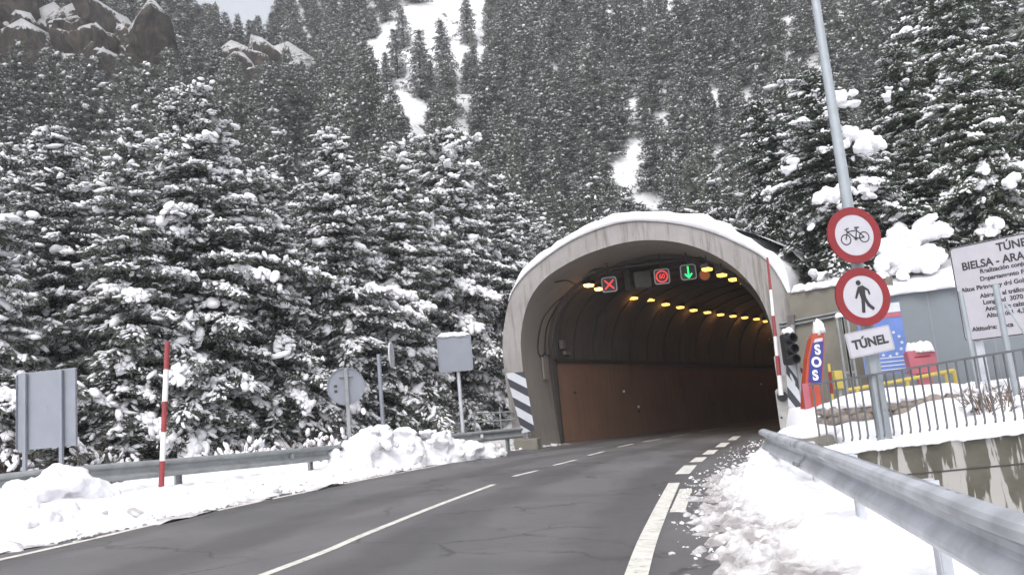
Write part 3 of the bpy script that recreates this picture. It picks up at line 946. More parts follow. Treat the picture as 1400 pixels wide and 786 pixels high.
a.data.foreach_set('value', dirt.astype(np.float32).ravel())
o = link_mesh('roadside_snow', me, M['slush'], None, 180); tag(o, kind='structure')

# ploughed heaps: many lumps fused into one rough mass
tex = bpy.data.textures.new('snow_rough', 'CLOUDS'); tex.noise_scale = .16; tex.noise_depth = 4
for sel, seed in (((lambda q: q > 400), 77), ((lambda q: q < 400), 78)):
    g = np.random.default_rng(seed); hp, hs_ = [], []
    for hpx, hpy, hY, rx, ry in HEAPS:
        if not sel(hpx): continue
        q = at(hpx, hpy, hY); z0 = zr(q.x, q.y); hh = q.z - z0
        hp.append((q.x, q.y, z0 - .05)); hs_.append((rx * .85, ry * .85, hh * .92))
        for _ in range(16):
            a_ = g.uniform(0, 6.28); r_ = math.sqrt(g.uniform(0, 1)) * 1.05; sz = math.exp(g.normal(-2.25, .45)) * (1.2 - .4 * r_)
            zc = z0 + hh * math.sqrt(max(0, 1 - (r_ * .92) ** 2)) - sz * .55
            hp.append((q.x + rx * r_ * math.cos(a_), q.y + ry * r_ * math.sin(a_), max(zc, z0 + .02))); hs_.append((sz * g.uniform(1, 1.7), sz * g.uniform(.8, 1.2), sz * g.uniform(.6, 1.0)))
    HL, HF = lumps(3, 8, .35, 88 + seed); hp = np.array(hp)
    V, Fa = scatter(HL, HF, hp, g.normal(size=(len(hp), 3)) * [1, 1, .25], np.tile([0, 0, 1.0], (len(hp), 1)), np.array(hs_), g)
    o = link_mesh('snow_heap', np_mesh('snow_heap', V, Fa, 3), M['snow'], None, 180); tag(o, kind='structure')
    md = o.modifiers.new('remesh', 'REMESH'); md.mode = 'VOXEL'; md.voxel_size = .035; md.use_smooth_shade = True
    md = o.modifiers.new('rough', 'DISPLACE'); md.texture = tex; md.strength = .13; md.mid_level = .5; md.texture_coords = 'GLOBAL'

# loose lumps thrown up by the plough
g = np.random.default_rng(31)
cp, cs = [], []
Pl_ = poly_at(SL, 400)
for _ in range(750):
    i = int(g.uniform(100, 395)); w_ = abs(g.normal()) * .55 - .12
    t_ = Pl_[min(i + 1, 399)] - Pl_[i - 1]; t_ /= np.linalg.norm(t_)
    q = Pl_[i] + np.array([-t_[1], t_[0]]) * w_
    cp.append((q[0], q[1], zr(*q) + max(.0, .17 * float(sstep(0, .9, w_))) + .01)); cs.append(np.exp(g.normal(-3.4, .55)))
Pr_ = poly_at(SRp, 400)
for _ in range(300):
    i = int(g.uniform(90, 395)); w_ = g.normal() * .16 + .04
    q = Pr_[i] + np.array([1.0, -.28]) * w_
    cp.append((q[0], q[1], zr(*q) + max(.0, .10 * float(sstep(0, .5, w_))) + .005)); cs.append(np.exp(g.normal(-4.5, .5)))
cp = np.array(cp); cs = np.array(cs)[:, None]
LL, LF = lumps(1, 8, .40, 55)
V, Fa = scatter(LL, LF, cp, g.normal(size=(len(cp), 3)) * [1, 1, .2], np.tile([0, 0, 1.0], (len(cp), 1)), cs * np.array([1.3, 1.0, .75]) * g.uniform(.7, 1.3, (len(cp), 3)), g)
me = np_mesh('snow_crumbs', V, Fa, 3); a = me.attributes.new('dirt', 'FLOAT', 'POINT')
a.data.foreach_set('value', np.repeat(g.uniform(.0, .42, len(cp)), V.shape[0] // len(cp)).astype(np.float32))
o = link_mesh('snow_crumbs', me, M['slush'], None, 60); tag(o, kind='stuff')

# ------------------------------------------------------------------ guard rails
WPROF = [(0, .300), (.025, .300), (.066, .284), (.080, .264), (.082, .242), (.076, .224), (.028, .200), (.004, .180), (.0, .148), (.010, .122), (.050, .094), (.066, .070), (.067, .046), (.056, .022), (.034, .004), (0, 0)]


def wbeam(name, pts, side, m, parent, n=60):
    """pts are top-edge points; side +1 puts the bulge to the right of travel"""
    P = poly_at(pts, n); T = np.gradient(P, axis=0)[:, :2]; T /= np.linalg.norm(T, axis=1, keepdims=True)
    S = np.stack([T[:, 1], -T[:, 0]], 1) * side
    loop = [(a, z) for a, z in WPROF] + [(a - .006, z) for a, z in WPROF[::-1]]
    k = len(loop); V = np.zeros((n, k, 3))
    for j, (a, z) in enumerate(loop):
        V[:, j, 0] = P[:, 0] + S[:, 0] * a; V[:, j, 1] = P[:, 1] + S[:, 1] * a; V[:, j, 2] = P[:, 2] - .31 + z
    fs = [(i * k + j, i * k + (j + 1) % k, (i + 1) * k + (j + 1) % k, (i + 1) * k + j) for i in range(n - 1) for j in range(k)]
    return link_mesh(name, np_mesh(name, V.reshape(-1, 3), np.array(fs), 4), m, parent, 24)


def rail_post(p, d, m, parent, h=.95, ztop=None):
    """C-section post; d = travel direction"""
    d = Vector((d[0], d[1], 0)).normalized(); zt = ztop
    fr = Fr((p[0], p[1], zt - h), d, (0, 0, 1))
    mb = MB(); t = .006; w_, q = .12, .05
    for (c, sz) in (((0, q / 2 * 0), (w_, t)),):
        mb.box(fr.p(0, h / 2, 0), (w_, t, h), d)
    mb.box(fr.p(-w_ / 2 + t / 2, h / 2, q / 2 + t), (t, q, h), d); mb.box(fr.p(w_ / 2 - t / 2, h / 2, q / 2 + t), (t, q, h), d)
    return mb.build('post', m, parent)


gr = empty('guard_rail', (2.4, 6.6, 0), 'shiny galvanised guard rail sweeping through the snow close to the camera', 'guard rail')
top = [(x + .02, y, zr(x, y) + .748) for x, y in RAILR]
wbeam('beam', top, -1, M['galv'], gr, 80)
for y in (0.4, 2.5, 4.6, 6.7, 8.75, 10.8):
    x = float(rail_x(y)); rail_post((x + .12, y), (.22, 1), M['galv'], gr, 1.1, zr(x, y) + .70)
    mb = MB(); mb.box((x + .05, y, zr(x, y) + .60), (.05, .10, .14), (.22, 1, 0) if False else (.97, -.22, 0)); mb.build('spacer', M['galv_old'], gr)
for y in (1.9, 8.6):                                         # lapped joints with bolts
    x = float(rail_x(y)); z0 = zr(x, y) + .44
    i = int(np.argmin(abs(railr[:, 1] - y)))
    seg = [(px_, py_, zr(px_, py_) + .753) for px_, py_ in poly_at([(float(rail_x(y - .17)) + .014, y - .17), (float(rail_x(y + .17)) + .014, y + .17)], 4)]
    wbeam('lap_joint', seg, -1, M['galv'], gr, 4)
    for dy in (-.10, .10):
        for zz in (.25, .06):
            xx = float(rail_x(y + dy)) - .062
            mb = MB(); mb.disc(Fr((xx, y + dy, z0 + zz), (.22, -.97, 0)), 0, 0, .021, -.012, .014, 8); mb.build('bolt', M['galv_old'], gr)

gl = empty('guard_rail', (-4, 16, 0), 'weathered guard rail half buried by ploughed snow along the left verge', 'guard rail')
LT = [tuple(at(px, py, Y)) for px, py, Y in ((-260, 672, 11.0), (-80, 655, 12.0), (80, 638, 13.2), (225, 626.5, 14.6), (400, 612.5, 17.0), (490, 604.5, 19.9))]
LT += [tuple(at(px, py, Y)) for px, py, Y in ((560, 598, 21.4), (640, 590, 23.1), (712, 583.5, 24.7))]
wbeam('beam', LT, 1, M['galv_old'], gl, 90)
Pl = poly_at(LT, 90)
for i in (10, 27, 44, 60, 75, 86):
    d = Pl[i + 1] - Pl[i - 1]; dn = np.array([d[1], -d[0]]); dn /= np.linalg.norm(dn[:2])
    rail_post(Pl[i, :2] - dn[:2] * .07, d, M['galv_old'], gl, 1.1, Pl[i, 2] - .04)
for i in (40, 80):
    p = Vector(Pl[i]); d = Pl[i + 1] - Pl[i - 1]; n_ = Vector((d[1], -d[0], 0)).normalized()
    mb = MB(); q = p + n_ * .06 + Vector((0, 0, -.155)); mb.box(q, (.05, .07, .10), (d[0], d[1], 0)); mb.build('reflector', M['whitepaint'] if i == 80 else M['galv_old'], gl, None, .004)

# pipe railing behind the guard rail left of the portal
rl = empty('pipe_railing', at(680, 585, 25.5), 'thin grey pipe railing behind the left guard rail beside the portal', 'railing')
for dy in (0, 11):
    mb = MB(); mb.tube([at(645, 566 + dy, 27.5), at(705, 562 + dy, 26.0)], .03, 6); mb.build('pipe', M['galv_old'], rl, 60)
for px in (648, 683, 700):
    mb = MB(); mb.tube([at(px, 556 if px == 683 else 564, 26.5), at(px + 3, 594, 26.5)], .03, 6); mb.build('upright', M['galv_old'], rl, 60)

# ------------------------------------------------------------------ things on the left verge
def ground_at(p):
    return float(hz(p.x, p.y))


# rear of a large direction board
Ys = 17.5
c = at(64, 560, Ys); root = empty('sign_board', (c.x, c.y, ground_at(c)), 'grey rear of a large rectangular sign on two posts at far left', 'sign')
TLp, TRp, BLp = at(23, 510, Ys + .1), at(104, 503, Ys - .1), at(27, 615, Ys + .1)
W_, H_ = (TRp - TLp).length, (TLp - BLp).length
ax = (TRp - TLp); ax.z = 0; fr = Fr((TLp + TRp) / 2 - Vector((0, 0, H_ / 2)), ax)
mb = MB(); mb.prism(fr, rrect(W_, H_, .03, 3), -.03, -.005); mb.build('panel', M['signback'], root)
mb = MB(); o_ = [(-W_ / 2, .028), (W_ / 2, .028)]
for sx_ in (-1, 1):
    mb.box(fr.p(sx_ * (W_ / 2 - .006), 0, .012), (.012, .035, H_ - .06), fr.x)
mb.build('rim_flange', M['signback'], root)
for fx in (-.335, .27):
    mb = MB(); b_ = fr.p(fx * W_, 0, .045); mb.box((b_.x, b_.y, (fr.p(0, H_ / 2 - .02).z + .2) / 2), (.075, .07, fr.p(0, H_ / 2 - .02).z - .2), fr.x); mb.build('post', M['signback'], root, None, .006)
mb = MB(); mb.box(fr.p(.0, .03, 0), (.03, .012, .05), fr.x); mb.build('rivet_plate', M['galv_old'], root)

# red and white snow pole
def snow_pole(pt, pb, label, bands, r_=.045, first='red'):
    root = empty('snow_pole', pb, label, 'snow pole')
    cur = first
    for k, (t0, t1) in enumerate(zip(bands[:-1], bands[1:])):
        mb = MB(); mb.tube([pt.lerp(pb, t0), pt.lerp(pb, t1)], r_, 12)
        mb.build('red_band' if cur == 'red' else 'white_band', M['polered'] if cur == 'red' else M['whitepaint'], root, 50)
        cur = 'white' if cur == 'red' else 'red'
    return root


pb = at(220, 677, 14.2); pt = at(229, 467, 14.2)
snow_pole(pt, pb - Vector((0, 0, .0)), 'red and white snow pole standing before the left guard rail', [0, .185, .395, .595, .78, .95, 1.0])

# rear of a round sign on a post
c = at(473, 528, 19.6); root = empty('round_sign', (c.x, c.y, 0), 'grey rear of a round road sign on a single post beyond the rail', 'sign')
fr = Fr(c, (.96, .26, 0)); rad = 25.2 * 19.6 / F_PX
mb = MB(); mb.disc(fr, 0, 0, rad, -.03, -.005); mb.build('disc', M['signback'], root, 40)
mb = MB(); mb.ring(fr, 0, 0, rad - .012, rad + .004, -.03, .025); mb.build('rim_flange', M['signback'], root, 40)
mb = MB(); p0 = fr.p(.01, 0, .05); mb.box((p0.x, p0.y, (p0.z + rad - .02 + .1) / 2), (.08, .05, p0.z + rad - .12), fr.x); mb.build('post', M['galv_old'], root, None, .006)
for dy in (.02, -.10):
    mb = MB(); mb.box(fr.p(-.24, dy, .004), (.07, .006, .055), fr.x); mb.build('sticker', M['dark'], root)
mb = MB(); mb.box(fr.p(.0, rad * .55, .02), (.3, .05, .04), fr.x); mb.build('clamp', M['galv_old'], root)

# edge-on narrow sign on a grey post
pb, pt = at(525, 600, 21.5), at(519, 484, 21.5)
root = empty('narrow_sign', (pb.x, pb.y, 0), 'edge-on narrow white plate beside a bare grey post in the trees', 'sign')
mb = MB(); mb.tube([(pb.x, pb.y, -.1), (pb.x, pb.y, pt.z)], .055, 10); mb.build('post', M['signback'], root, 50)
c = at(535, 485, 21.6); mb = MB(); fr = Fr(c, (.10, .99, 0)); mb.prism(fr, [(.25 * math.cos(t), .34 * math.sin(t)) for t in np.linspace(0, 2 * math.pi, 24, endpoint=False)], -.02, .02); mb.build('plate', M['white'], root)
mb = MB(); mb.tube([(pb.x, pb.y, pt.z - .08), (c.x, c.y, pt.z - .08)], .02, 6); mb.build('bracket', M['galv_old'], root)

# square panel on a post with a snow cap
c = at(622, 483, 23.5); root = empty('square_sign', (c.x, c.y, 0), 'dark grey square sign back with a snow cap on one post', 'sign')
fr = Fr(c, (.985, .17, 0)); W_ = 47 * 23.5 / F_PX
mb = MB(); mb.prism(fr, rrect(W_, W_ * 1.05, .08), -.05, 0); mb.build('panel', M['signback'], root)
o_, i_ = rrect(W_, W_ * 1.05, .08), rrect(W_ - .05, W_ * 1.05 - .05, .07); n = len(o_)
mb = MB(); mb.add([fr.p(a, b, .001) for a, b in o_] + [fr.p(a, b, .02) for a, b in o_] + [fr.p(a, b, .02) for a, b in i_] + [fr.p(a, b, .001) for a, b in i_],
                  [(k * n + i, k * n + (i + 1) % n, ((k + 1) % 4) * n + (i + 1) % n, ((k + 1) % 4) * n + i) for k in range(4) for i in range(n)]); mb.build('rim_flange', M['signback'], root)
mb = MB(); p0 = fr.p(.06, 0, -.09); mb.tube([(p0.x, p0.y, -.1), (p0.x, p0.y, c.z + .3)], .055, 10); mb.build('post', M['galv'], root, 50)
snow_heap_strip('snow_cap', [fr.p(-W_ / 2 + .03, W_ * .525, -.025), fr.p(0, W_ * .525, -.025), fr.p(W_ / 2 - .03, W_ * .525, -.025)], .05, .09, 3, root, n=24)

# chevron boards
def clip(poly, a, b, c):
    out = []
    for i in range(len(poly)):
        p, q = poly[i], poly[(i + 1) % len(poly)]; fp = a * p[0] + b * p[1] - c; fq = a * q[0] + b * q[1] - c
        if fp >= 0: out.append(p)
        if fp * fq < 0: t = fp / (fp - fq); out.append((p[0] + (q[0] - p[0]) * t, p[1] + (q[1] - p[1]) * t))
    return out


def chevron(corners, label, per=.315, k=.2, frac=.47, ph=.02):
    TL, TR, BR, BL = corners
    root = empty('chevron_board', (BL + BR) / 2, label, 'hazard board')
    n_ = ((TR - TL).cross(TL - BL)).normalized()
    if n_.y > 0: n_ = -n_
    f = lambda u_, v_, c_: (TL.lerp(TR, u_)).lerp(BL.lerp(BR, u_), v_) + n_ * c_
    mb = MB(); q = [(0, 0), (1, 0), (1, 1), (0, 1)]
    mb.add([f(a, b, 0) for a, b in q] + [f(a, b, -.03) for a, b in q], [(0, 1, 2, 3), (7, 6, 5, 4), (0, 4, 5, 1), (1, 5, 6, 2), (2, 6, 7, 3), (3, 7, 4, 0)])
    mb.build('panel', M['chevwhite'], root)
    for i in range(-2, 5):
        v0 = ph + i * per
        pl = clip(clip(q, -k, 1, v0), k, -1, -(v0 + per * frac))
        if len(pl) < 3: continue
        mb = MB(); m_ = len(pl)
        mb.add([f(a, b, .002) for a, b in pl] + [f(a, b, .005) for a, b in pl], [tuple(range(m_, 2 * m_)), tuple(range(m_))[::-1]] + [(j, (j + 1) % m_, m_ + (j + 1) % m_, m_ + j) for j in range(m_)])
        mb.build('dark_stripe', M['navy'], root)
    mb = MB(); mb.tube([f(.5, .1, -.06), f(.5, 1.0, -.06) + Vector((0, 0, -.7))], .03, 8); mb.build('post', M['galv_old'], root)
    return root


Yc = 25.6
chevron((at(692, 510, Yc), at(717, 508, Yc), at(731, 588, Yc), at(714, 592, Yc)), 'black and white striped hazard board on the left foot of the tunnel portal', ph=.085)
chevron((at(1074, 492, 21.0), at(1098, 504, 20.8), at(1098, 560, 20.8), at(1078, 556, 21.0)), 'black and white striped hazard board behind the barrier right of the tunnel', per=.5, k=.36, ph=.06)
mb = MB(); p = at(733, 606, 25.7); mb.box((p.x - .25, p.y + .1, ZB + .12), (.75, .4, .42), (E0.x, E0.y, 0)); o = mb.build('concrete_kerb_block', M['oldwall'], None, None, .03)
tag(o, 'low brown concrete block under the left striped board', 'block')

# ------------------------------------------------------------------ right side: barrier, traffic light, SOS post
Yb = 21.3
pb = at(1078, 592, Yb); gz = zr(pb.x, pb.y)
root = empty('barrier', (pb.x, pb.y, gz), 'raised red and white barrier arm on a grey cabinet right of the tunnel mouth', 'barrier')
c0, c1 = at(1078, 530, Yb), at(1081, 582, Yb)
fr = Fr((c1.x, c1.y, (c0.z + gz - .1) / 2), (.94, -.34, 0)); hh = c0.z - gz + .1
mb = MB(); mb.prism(fr, [(-.26, -hh / 2), (.08, -hh / 2), (.08, hh / 2 - .05), (.03, hh / 2), (-.21, hh / 2), (-.26, hh / 2 - .05)], -.34, 0); mb.build('cabinet', M['cabinet'], root, None, .015)
mb = MB(); mb.disc(fr, -.1, hh / 2 - .2, .13, .0, .05, 24); mb.build('pivot', M['dark'], root)
for a, b_ in ((-.19, -.1), (.02, -.15), (-.19, -.45), (.02, -.5)):
    mb = MB(); mb.disc(fr, a, b_ + .1, .03, .001, .012, 10); mb.build('bolt', M['dark'], root)
pt, p2 = at(1049, 352, Yb - .2), at(1068, 540, Yb - .2)
cur = True
ts = [0, .27, .46, .60, .76, .86, 1.0]
ts = [0, .24, .43, .58, .72, .86, 1.0]
for t0, t1 in zip(ts[:-1], ts[1:]):
    a, b_ = pt.lerp(p2, t0), pt.lerp(p2, t1); w0 = .028 + .035 * t0; w1 = .028 + .035 * t1
    mb = MB(); mb.tube([a, b_], [w0, w1], 8); mb.build('red_band' if cur else 'white_band', M['polered'] if cur else M['whitepaint'], root, 60); cur = not cur
mb = MB(); q = at(1066, 500, Yb - .15); mb.box(q, (.22, .06, .5), (.94, -.34, 0)); mb.build('counterweight_plate', M['white'], root, None, .01)
tag(root)

# traffic light on its post
ct = at(1081, 477, 20.6); root = empty('traffic_light', (ct.x + .1, ct.y, zr(ct.x, ct.y)), 'black traffic light with hooded lenses and a little snow cap', 'traffic light')
fr = Fr(ct, (.97, .22, 0))
mb = MB(); mb.prism(fr, rrect(.28, .78, .07), -.2, 0); mb.build('housing', M['dark'], root)
for k, dy in enumerate((.26, 0, -.26)):
    mb = MB(); mb.ring(fr, 0, dy, .105, .122, 0.002, .2, 20); mb.build('hood', M['dark'], root, 40)
    mb = MB(); mb.disc(fr, 0, dy, .10, .001, .02, 20); mb.build('lens', M['black'], root)
mb = MB(); mb.tube([fr.p(.22, -2.2, -.15), fr.p(.22, .6, -.15)], .05, 10); mb.build('post', M['galv_old'], root, 50)
snow_heap_strip('snow_cap', [fr.p(-.12, .42, -.06), fr.p(0, .43, -.06), fr.p(.15, .44, -.06)], .12, .1, 8, root, n=16)

# SOS post: curved orange totem with a blue face
Yo = 18.6
pts = [at(1097, 560, Yo), at(1101, 523, Yo), at(1104, 490, Yo), at(1110, 462, Yo), at(1115, 455, Yo), at(1127, 455, Yo), at(1127.5, 475, Yo), at(1126, 500, Yo), at(1124, 528, Yo), at(1127, 556, Yo)]
c = at(1112, 558, Yo); root = empty('emergency_phone', (c.x, c.y, .3), 'orange curved SOS totem with blue face capped by snow', 'emergency phone')
fr = Fr(c, (1, 0, 0)); l2 = [((p - c).x, (p - c).z) for p in pts]
l2[0] = (l2[0][0], -.25); l2[-1] = (l2[-1][0], -.25)
mb = MB(); mb.prism(fr, l2, -.28, 0); mb.build('body', M['orange'], root, None, .012)
fp = [at(1105, 522, Yo), at(1107, 490, Yo), at(1111, 469, Yo), at(1125.5, 467, Yo), at(1124.5, 495, Yo), at(1122.5, 525, Yo)]
mb = MB(); mb.prism(fr, [((p - c).x, (p - c).z) for p in fp], .002, .012); mb.build('face', M['sosblue'], root)
fp = [at(1112.3, 468.5, Yo), at(1114, 463.5, Yo), at(1124.5, 461.5, Yo), at(1124.2, 466, Yo)]
mb = MB(); mb.prism(fr, [((p - c).x, (p - c).z) for p in fp], .002, .010); mb.build('header_plate', M['chevwhite'], root)
for ch, (px, py) in zip('SOS', ((1117.5, 478.5), (1116, 495.5), (1114.5, 513.5))):
    q = at(px, py, Yo) - c; txt(ch, .30, fr, q.x, q.z, .014, M['whitepaint'], root, 'letter', xs=.9, bold=.012)
snow_heap_strip('snow_cap', [at(1113, 459, Yo + .12), at(1119, 454, Yo + .12), at(1127, 452, Yo + .12)], .15, .26, 12, root, n=20)
mb = MB(); a, b_ = at(1101, 524, Yo - .1), at(1104, 560, Yo - .1); mb.box((a + b_) / 2 + Vector((0, 0, -.05)), (.14, .1, (a - b_).length + .1)); mb.build('side_cabinet', M['postred'], root, None, .01)

# concrete block with snow beyond the end of the near rail
p = at(1078, 600, 14.8); cblk = p
cb = empty('concrete_block', (4.95, 14.9, -.2))
mb = MB(); mb.box((4.95, 14.9, .12), (.85, .9, .62), (.94, -.34, 0)); mb.build('block', M['oldwall'], cb, None, .04)
tag(cb, 'grey concrete block topped with snow at the end of the near guard rail', 'block')
sn = []
V_, Fc = ICO[3]; d = 1 + .16 * fbm(V_[:, 0] * 2 + 5, V_[:, 1] * 2 + V_[:, 2], 1.3, 61, 3)
Vv = V_ * d[:, None] * np.array([.52, .5, .17]) + np.array([4.95, 14.9, .47])
o = link_mesh('snow_cap', np_mesh('snow_cap', Vv, Fc, 3), M['snow'], cb, 180)

# ------------------------------------------------------------------ terrace, retaining wall, fence
WL = [(4.70, 14.25, .16), (7.17, 12.25, .38), (9.5, 10.3, .58), (13.5, 6.9, .95)]
wl = poly_at(WL, 60); bk = poly_at([(7.0, 23.1, .85), (8.55, 19.1, 1.05), (11.0, 18.1, 1.2), (19.0, 14.0, 1.4)], 60)
nt_, nv_ = 60, 44
V = []
for i in range(nt_):
    for j in range(nv_):
        t = j / (nv_ - 1)
        q = wl[i] * (1 - t) + bk[i] * t
        q[2] += (-.10 + .34 * math.sin(math.pi * t) * (1 - .55 * i / 59)) + .16 * float(fbm(q[0], q[1], .8, 71, 4)) * math.sin(math.pi * min(1, t * 1.5 + .05))
        if i == 0: q[2] -= .5
        V.append(tuple(q))
o = link_mesh('terrace', np_mesh('terrace', np.array(V), grid_faces(nt_, nv_), 4), M['snow'], None, 180); tag(o, kind='structure')
# wall body
tw = np.gradient(wl, axis=0)[:, :2]; tw /= np.linalg.norm(tw, axis=1, keepdims=True); nw = np.stack([-tw[:, 1], tw[:, 0]], 1)   # away from the camera
V = []
for i in range(60):
    x, y, z = wl[i]; a = nw[i]
    for off, zz in ((0, -1.6), (0, z - .02), (.3, z - .02), (.3, -1.6)):
        V.append((x + a[0] * off, y + a[1] * off, zz))
Fw = [(i * 4 + j, i * 4 + (j + 1) % 4, (i + 1) * 4 + (j + 1) % 4, (i + 1) * 4 + j) for i in range(59) for j in range(4)]
rw = empty('retaining_wall', (7.2, 12.3, -.9), 'stained concrete retaining wall with pale drips and snow along its top', 'wall')
mb = MB(); mb.v = V; mb.f = Fw + [(0, 3, 2, 1), (236, 237, 238, 239)]; mb.build('wall_face', M['stained'], rw)
snow_heap_strip('snow_edge', [(x + nw[0, 0] * .12, y + nw[0, 1] * .12, z - .01) for x, y, z in WL], .19, .09, 21, rw, n=260, droop=.05)
mb = MB(); seam = [(x - nw[0, 0] * .004, y - nw[0, 1] * .004, z - .48) for x, y, z in WL]
mb.tube(poly_at(seam, 30), .012, 5); mb.build('seam', M['steel_dark'], rw)
# fence
fl = np.array([(4.86, 14.22), (7.36, 12.36), (9.7, 10.35), (12.6, 7.9)])
fb = poly_at(fl, 200)
Lf = np.concatenate([[0], np.cumsum(np.linalg.norm(np.diff(fb, axis=0), axis=1))])
def fpt(d):
    x, y = np.interp(d, Lf, fb[:, 0]), np.interp(d, Lf, fb[:, 1]); z = np.interp(x, [q[0] for q in WL], [q[2] for q in WL])
    return float(x), float(y), float(z)
fence = empty('railing_fence', fpt(2.5), 'grey steel bar railing on the snowy retaining wall', 'railing')
mb = MB(); tops = [Vector(fpt(d)) + Vector((0, 0, 1.12)) for d in np.linspace(0, 7.4, 12)]
for a, b_ in zip(tops[:-1], tops[1:]):
    dd = (b_ - a); mb.box((a + b_) / 2, (dd.length, .045, .035), dd.normalized())
mb.build('top_rail', M['fence'], fence)
nb = int(7.3 / .13)
for i in range(nb):
    x, y, z = fpt(.06 + i * .13)
    j = random.uniform(-.012, .012)
    mb = MB(); hook = Vector((-nw[0, 0], -nw[0, 1], 0)) * .05
    mb.tube([(x, y, z + 1.11), (x + j, y, z + .28), (x + j, y, z + .17), Vector((x + j, y, z + .13)) + hook], .0165, 6); mb.build('bar', M['fence'], fence, 60)

# lamp post with its signs
pb = at(1210, 592, 13.75); pt = at(1115, 0, 13.75)
zt = pt.z + 3.0
root = empty('lamp_post', (pb.x, pb.y, .2), 'tall tapering grey lamp post behind the railing', 'lamp post')
mb = MB(); cx_, cy_ = pb.x - .02, 13.75
mb.tube([(cx_, cy_, .1), (cx_, cy_, 1.75)], .125, 8); mb.build('base_section', M['pole'], root)
mb = MB(); mb.tube([(cx_, cy_, 1.7), (cx_, cy_, zt)], [.108, .055], 16); mb.build('mast', M['pole'], root, 50)
mb = MB(); mb.tube([(cx_, cy_, zt - .1), (cx_ - .1, cy_, zt + .3), (cx_ - 1.6, cy_ + .4, zt + .6)], [.045, .04, .035], 10); mb.build('arm', M['pole'], root, 60)
mb = MB(); mb.box((cx_ - 1.9, cy_ + .45, zt + .6), (.7, .28, .14), (-.96, .26, 0)); mb.build('lantern', M['galv_old'], root, None, .04)
mb = MB(); mb.box((cx_, cy_ - .127, .95), (.10, .006, .3)); mb.build('hatch', M['pole'], root)

Ysn = 13.45
XV = (math.cos(R(9)), math.sin(R(9)), 0)


def round_sign(px, py, label, rad):
    c = at(px, py, Ysn); fr = Fr(c, XV).roll(R(5))
    root = empty('prohibition_sign', c, label, 'road sign')
    mb = MB(); mb.disc(fr, 0, 0, rad - .004, -.02, 0.0, 64); mb.build('disc', M['white'], root, 30)
    mb = MB(); mb.ring(fr, 0, 0, rad * .725, rad, -.03, .004, 64); mb.build('red_border', M['red'], root, 30)
    mb = MB(); mb.box(fr.p(0, .0, -.06), (.30, .05, .07), fr.x, fr.u); mb.build('clamp', M['galv_old'], root)
    return root, fr


root, fr = round_sign(1168, 321.5, 'round no cycling sign with black bicycle and red border', .472)
mb = MB(); k = .0
cA, cB, rw_ = (-.165, -.055), (.165, -.055), .092
for cc in (cA, cB): mb.ring(fr, cc[0], cc[1], rw_ - .016, rw_, .002, .006, 32)
bb, hd, st_ = (.01, -.06), (-.115, .07), (.055, .075)
for i, (a, b_, w_) in enumerate(((cA, hd, .016), (hd, (-.125, .115), .016), ((-.125, .115), (-.075, .128), .018), (hd, st_, .016), (hd, bb, .016), (st_, bb, .016), (bb, cB, .016), (cB, st_, .013), (st_, (.062, .115), .016), ((.025, .12), (.105, .118), .024), ((-.155, .105), (-.105, .118), .014))):
    mb.stroke(fr, a, b_, w_, .002 + .0003 * i, .007 + .0003 * i)
mb.disc(fr, bb[0], bb[1], .026, .001, .0125, 16); mb.build('bicycle', M['black'], root)
root, fr = round_sign(1180, 405.5, 'round no pedestrians sign with black walking figure and red border', .478)
mb = MB(); mb.disc(fr, -.03, .235, .042, .002, .008, 24)
body = [(-.055, .17), (.03, .185), (.06, .14), (.045, .02), (.05, -.05), (-.04, -.05), (-.05, .03)]
mb.prism(fr, body, .002, .008)
for i, q in enumerate(([(-.055, .17), (-.03, .12), (-.12, -.02), (-.145, -.005), (-.09, .11)],
          [(.03, .185), (.125, .10), (.135, .02), (.105, .015), (.10, .085), (.045, .12)],
          [(-.045, -.04), (.015, -.045), (-.005, -.15), (-.03, -.265), (-.085, -.255), (-.06, -.14)],
          [(.0, -.045), (.05, -.04), (.085, -.13), (.155, -.21), (.12, -.245), (.04, -.165)])):
    mb.prism(fr, q, .0023 + .0004 * i, .0084 + .0004 * i)
mb.build('walking_figure', M['black'], root)

c = at(1189.5, 467, Ysn); fr = Fr(c, XV).roll(R(6.5)); root = empty('name_plate', c, 'white rectangular plate reading TÚNEL below the round signs', 'sign')
mb = MB(); W_, H_ = .80, .41
mb.prism(fr, rrect(W_, H_, .035), -.02, 0); mb.build('plate', M['white'], root)
o_, i_ = rrect(W_ - .02, H_ - .02, .03), rrect(W_ - .036, H_ - .036, .025); n = len(o_)
mb = MB(); mb.add([fr.p(a, b, .0005) for a, b in o_] + [fr.p(a, b, .002) for a, b in o_] + [fr.p(a, b, .002) for a, b in i_] + [fr.p(a, b, .0005) for a, b in i_],
                  [(k * n + i, k * n + (i + 1) % n, ((k + 1) % 4) * n + (i + 1) % n, ((k + 1) % 4) * n + i) for k in range(4) for i in range(n)]); mb.build('border', M['signback'], root)
txt('TÚNEL', .20, fr, 0, -.01, .003, M['text'], root, xs=1.02, bold=.008)
mb = MB(); mb.box(fr.p(0, 0, -.06), (.25, .05, .08), fr.x, fr.u); mb.build('clamp', M['galv_old'], root)

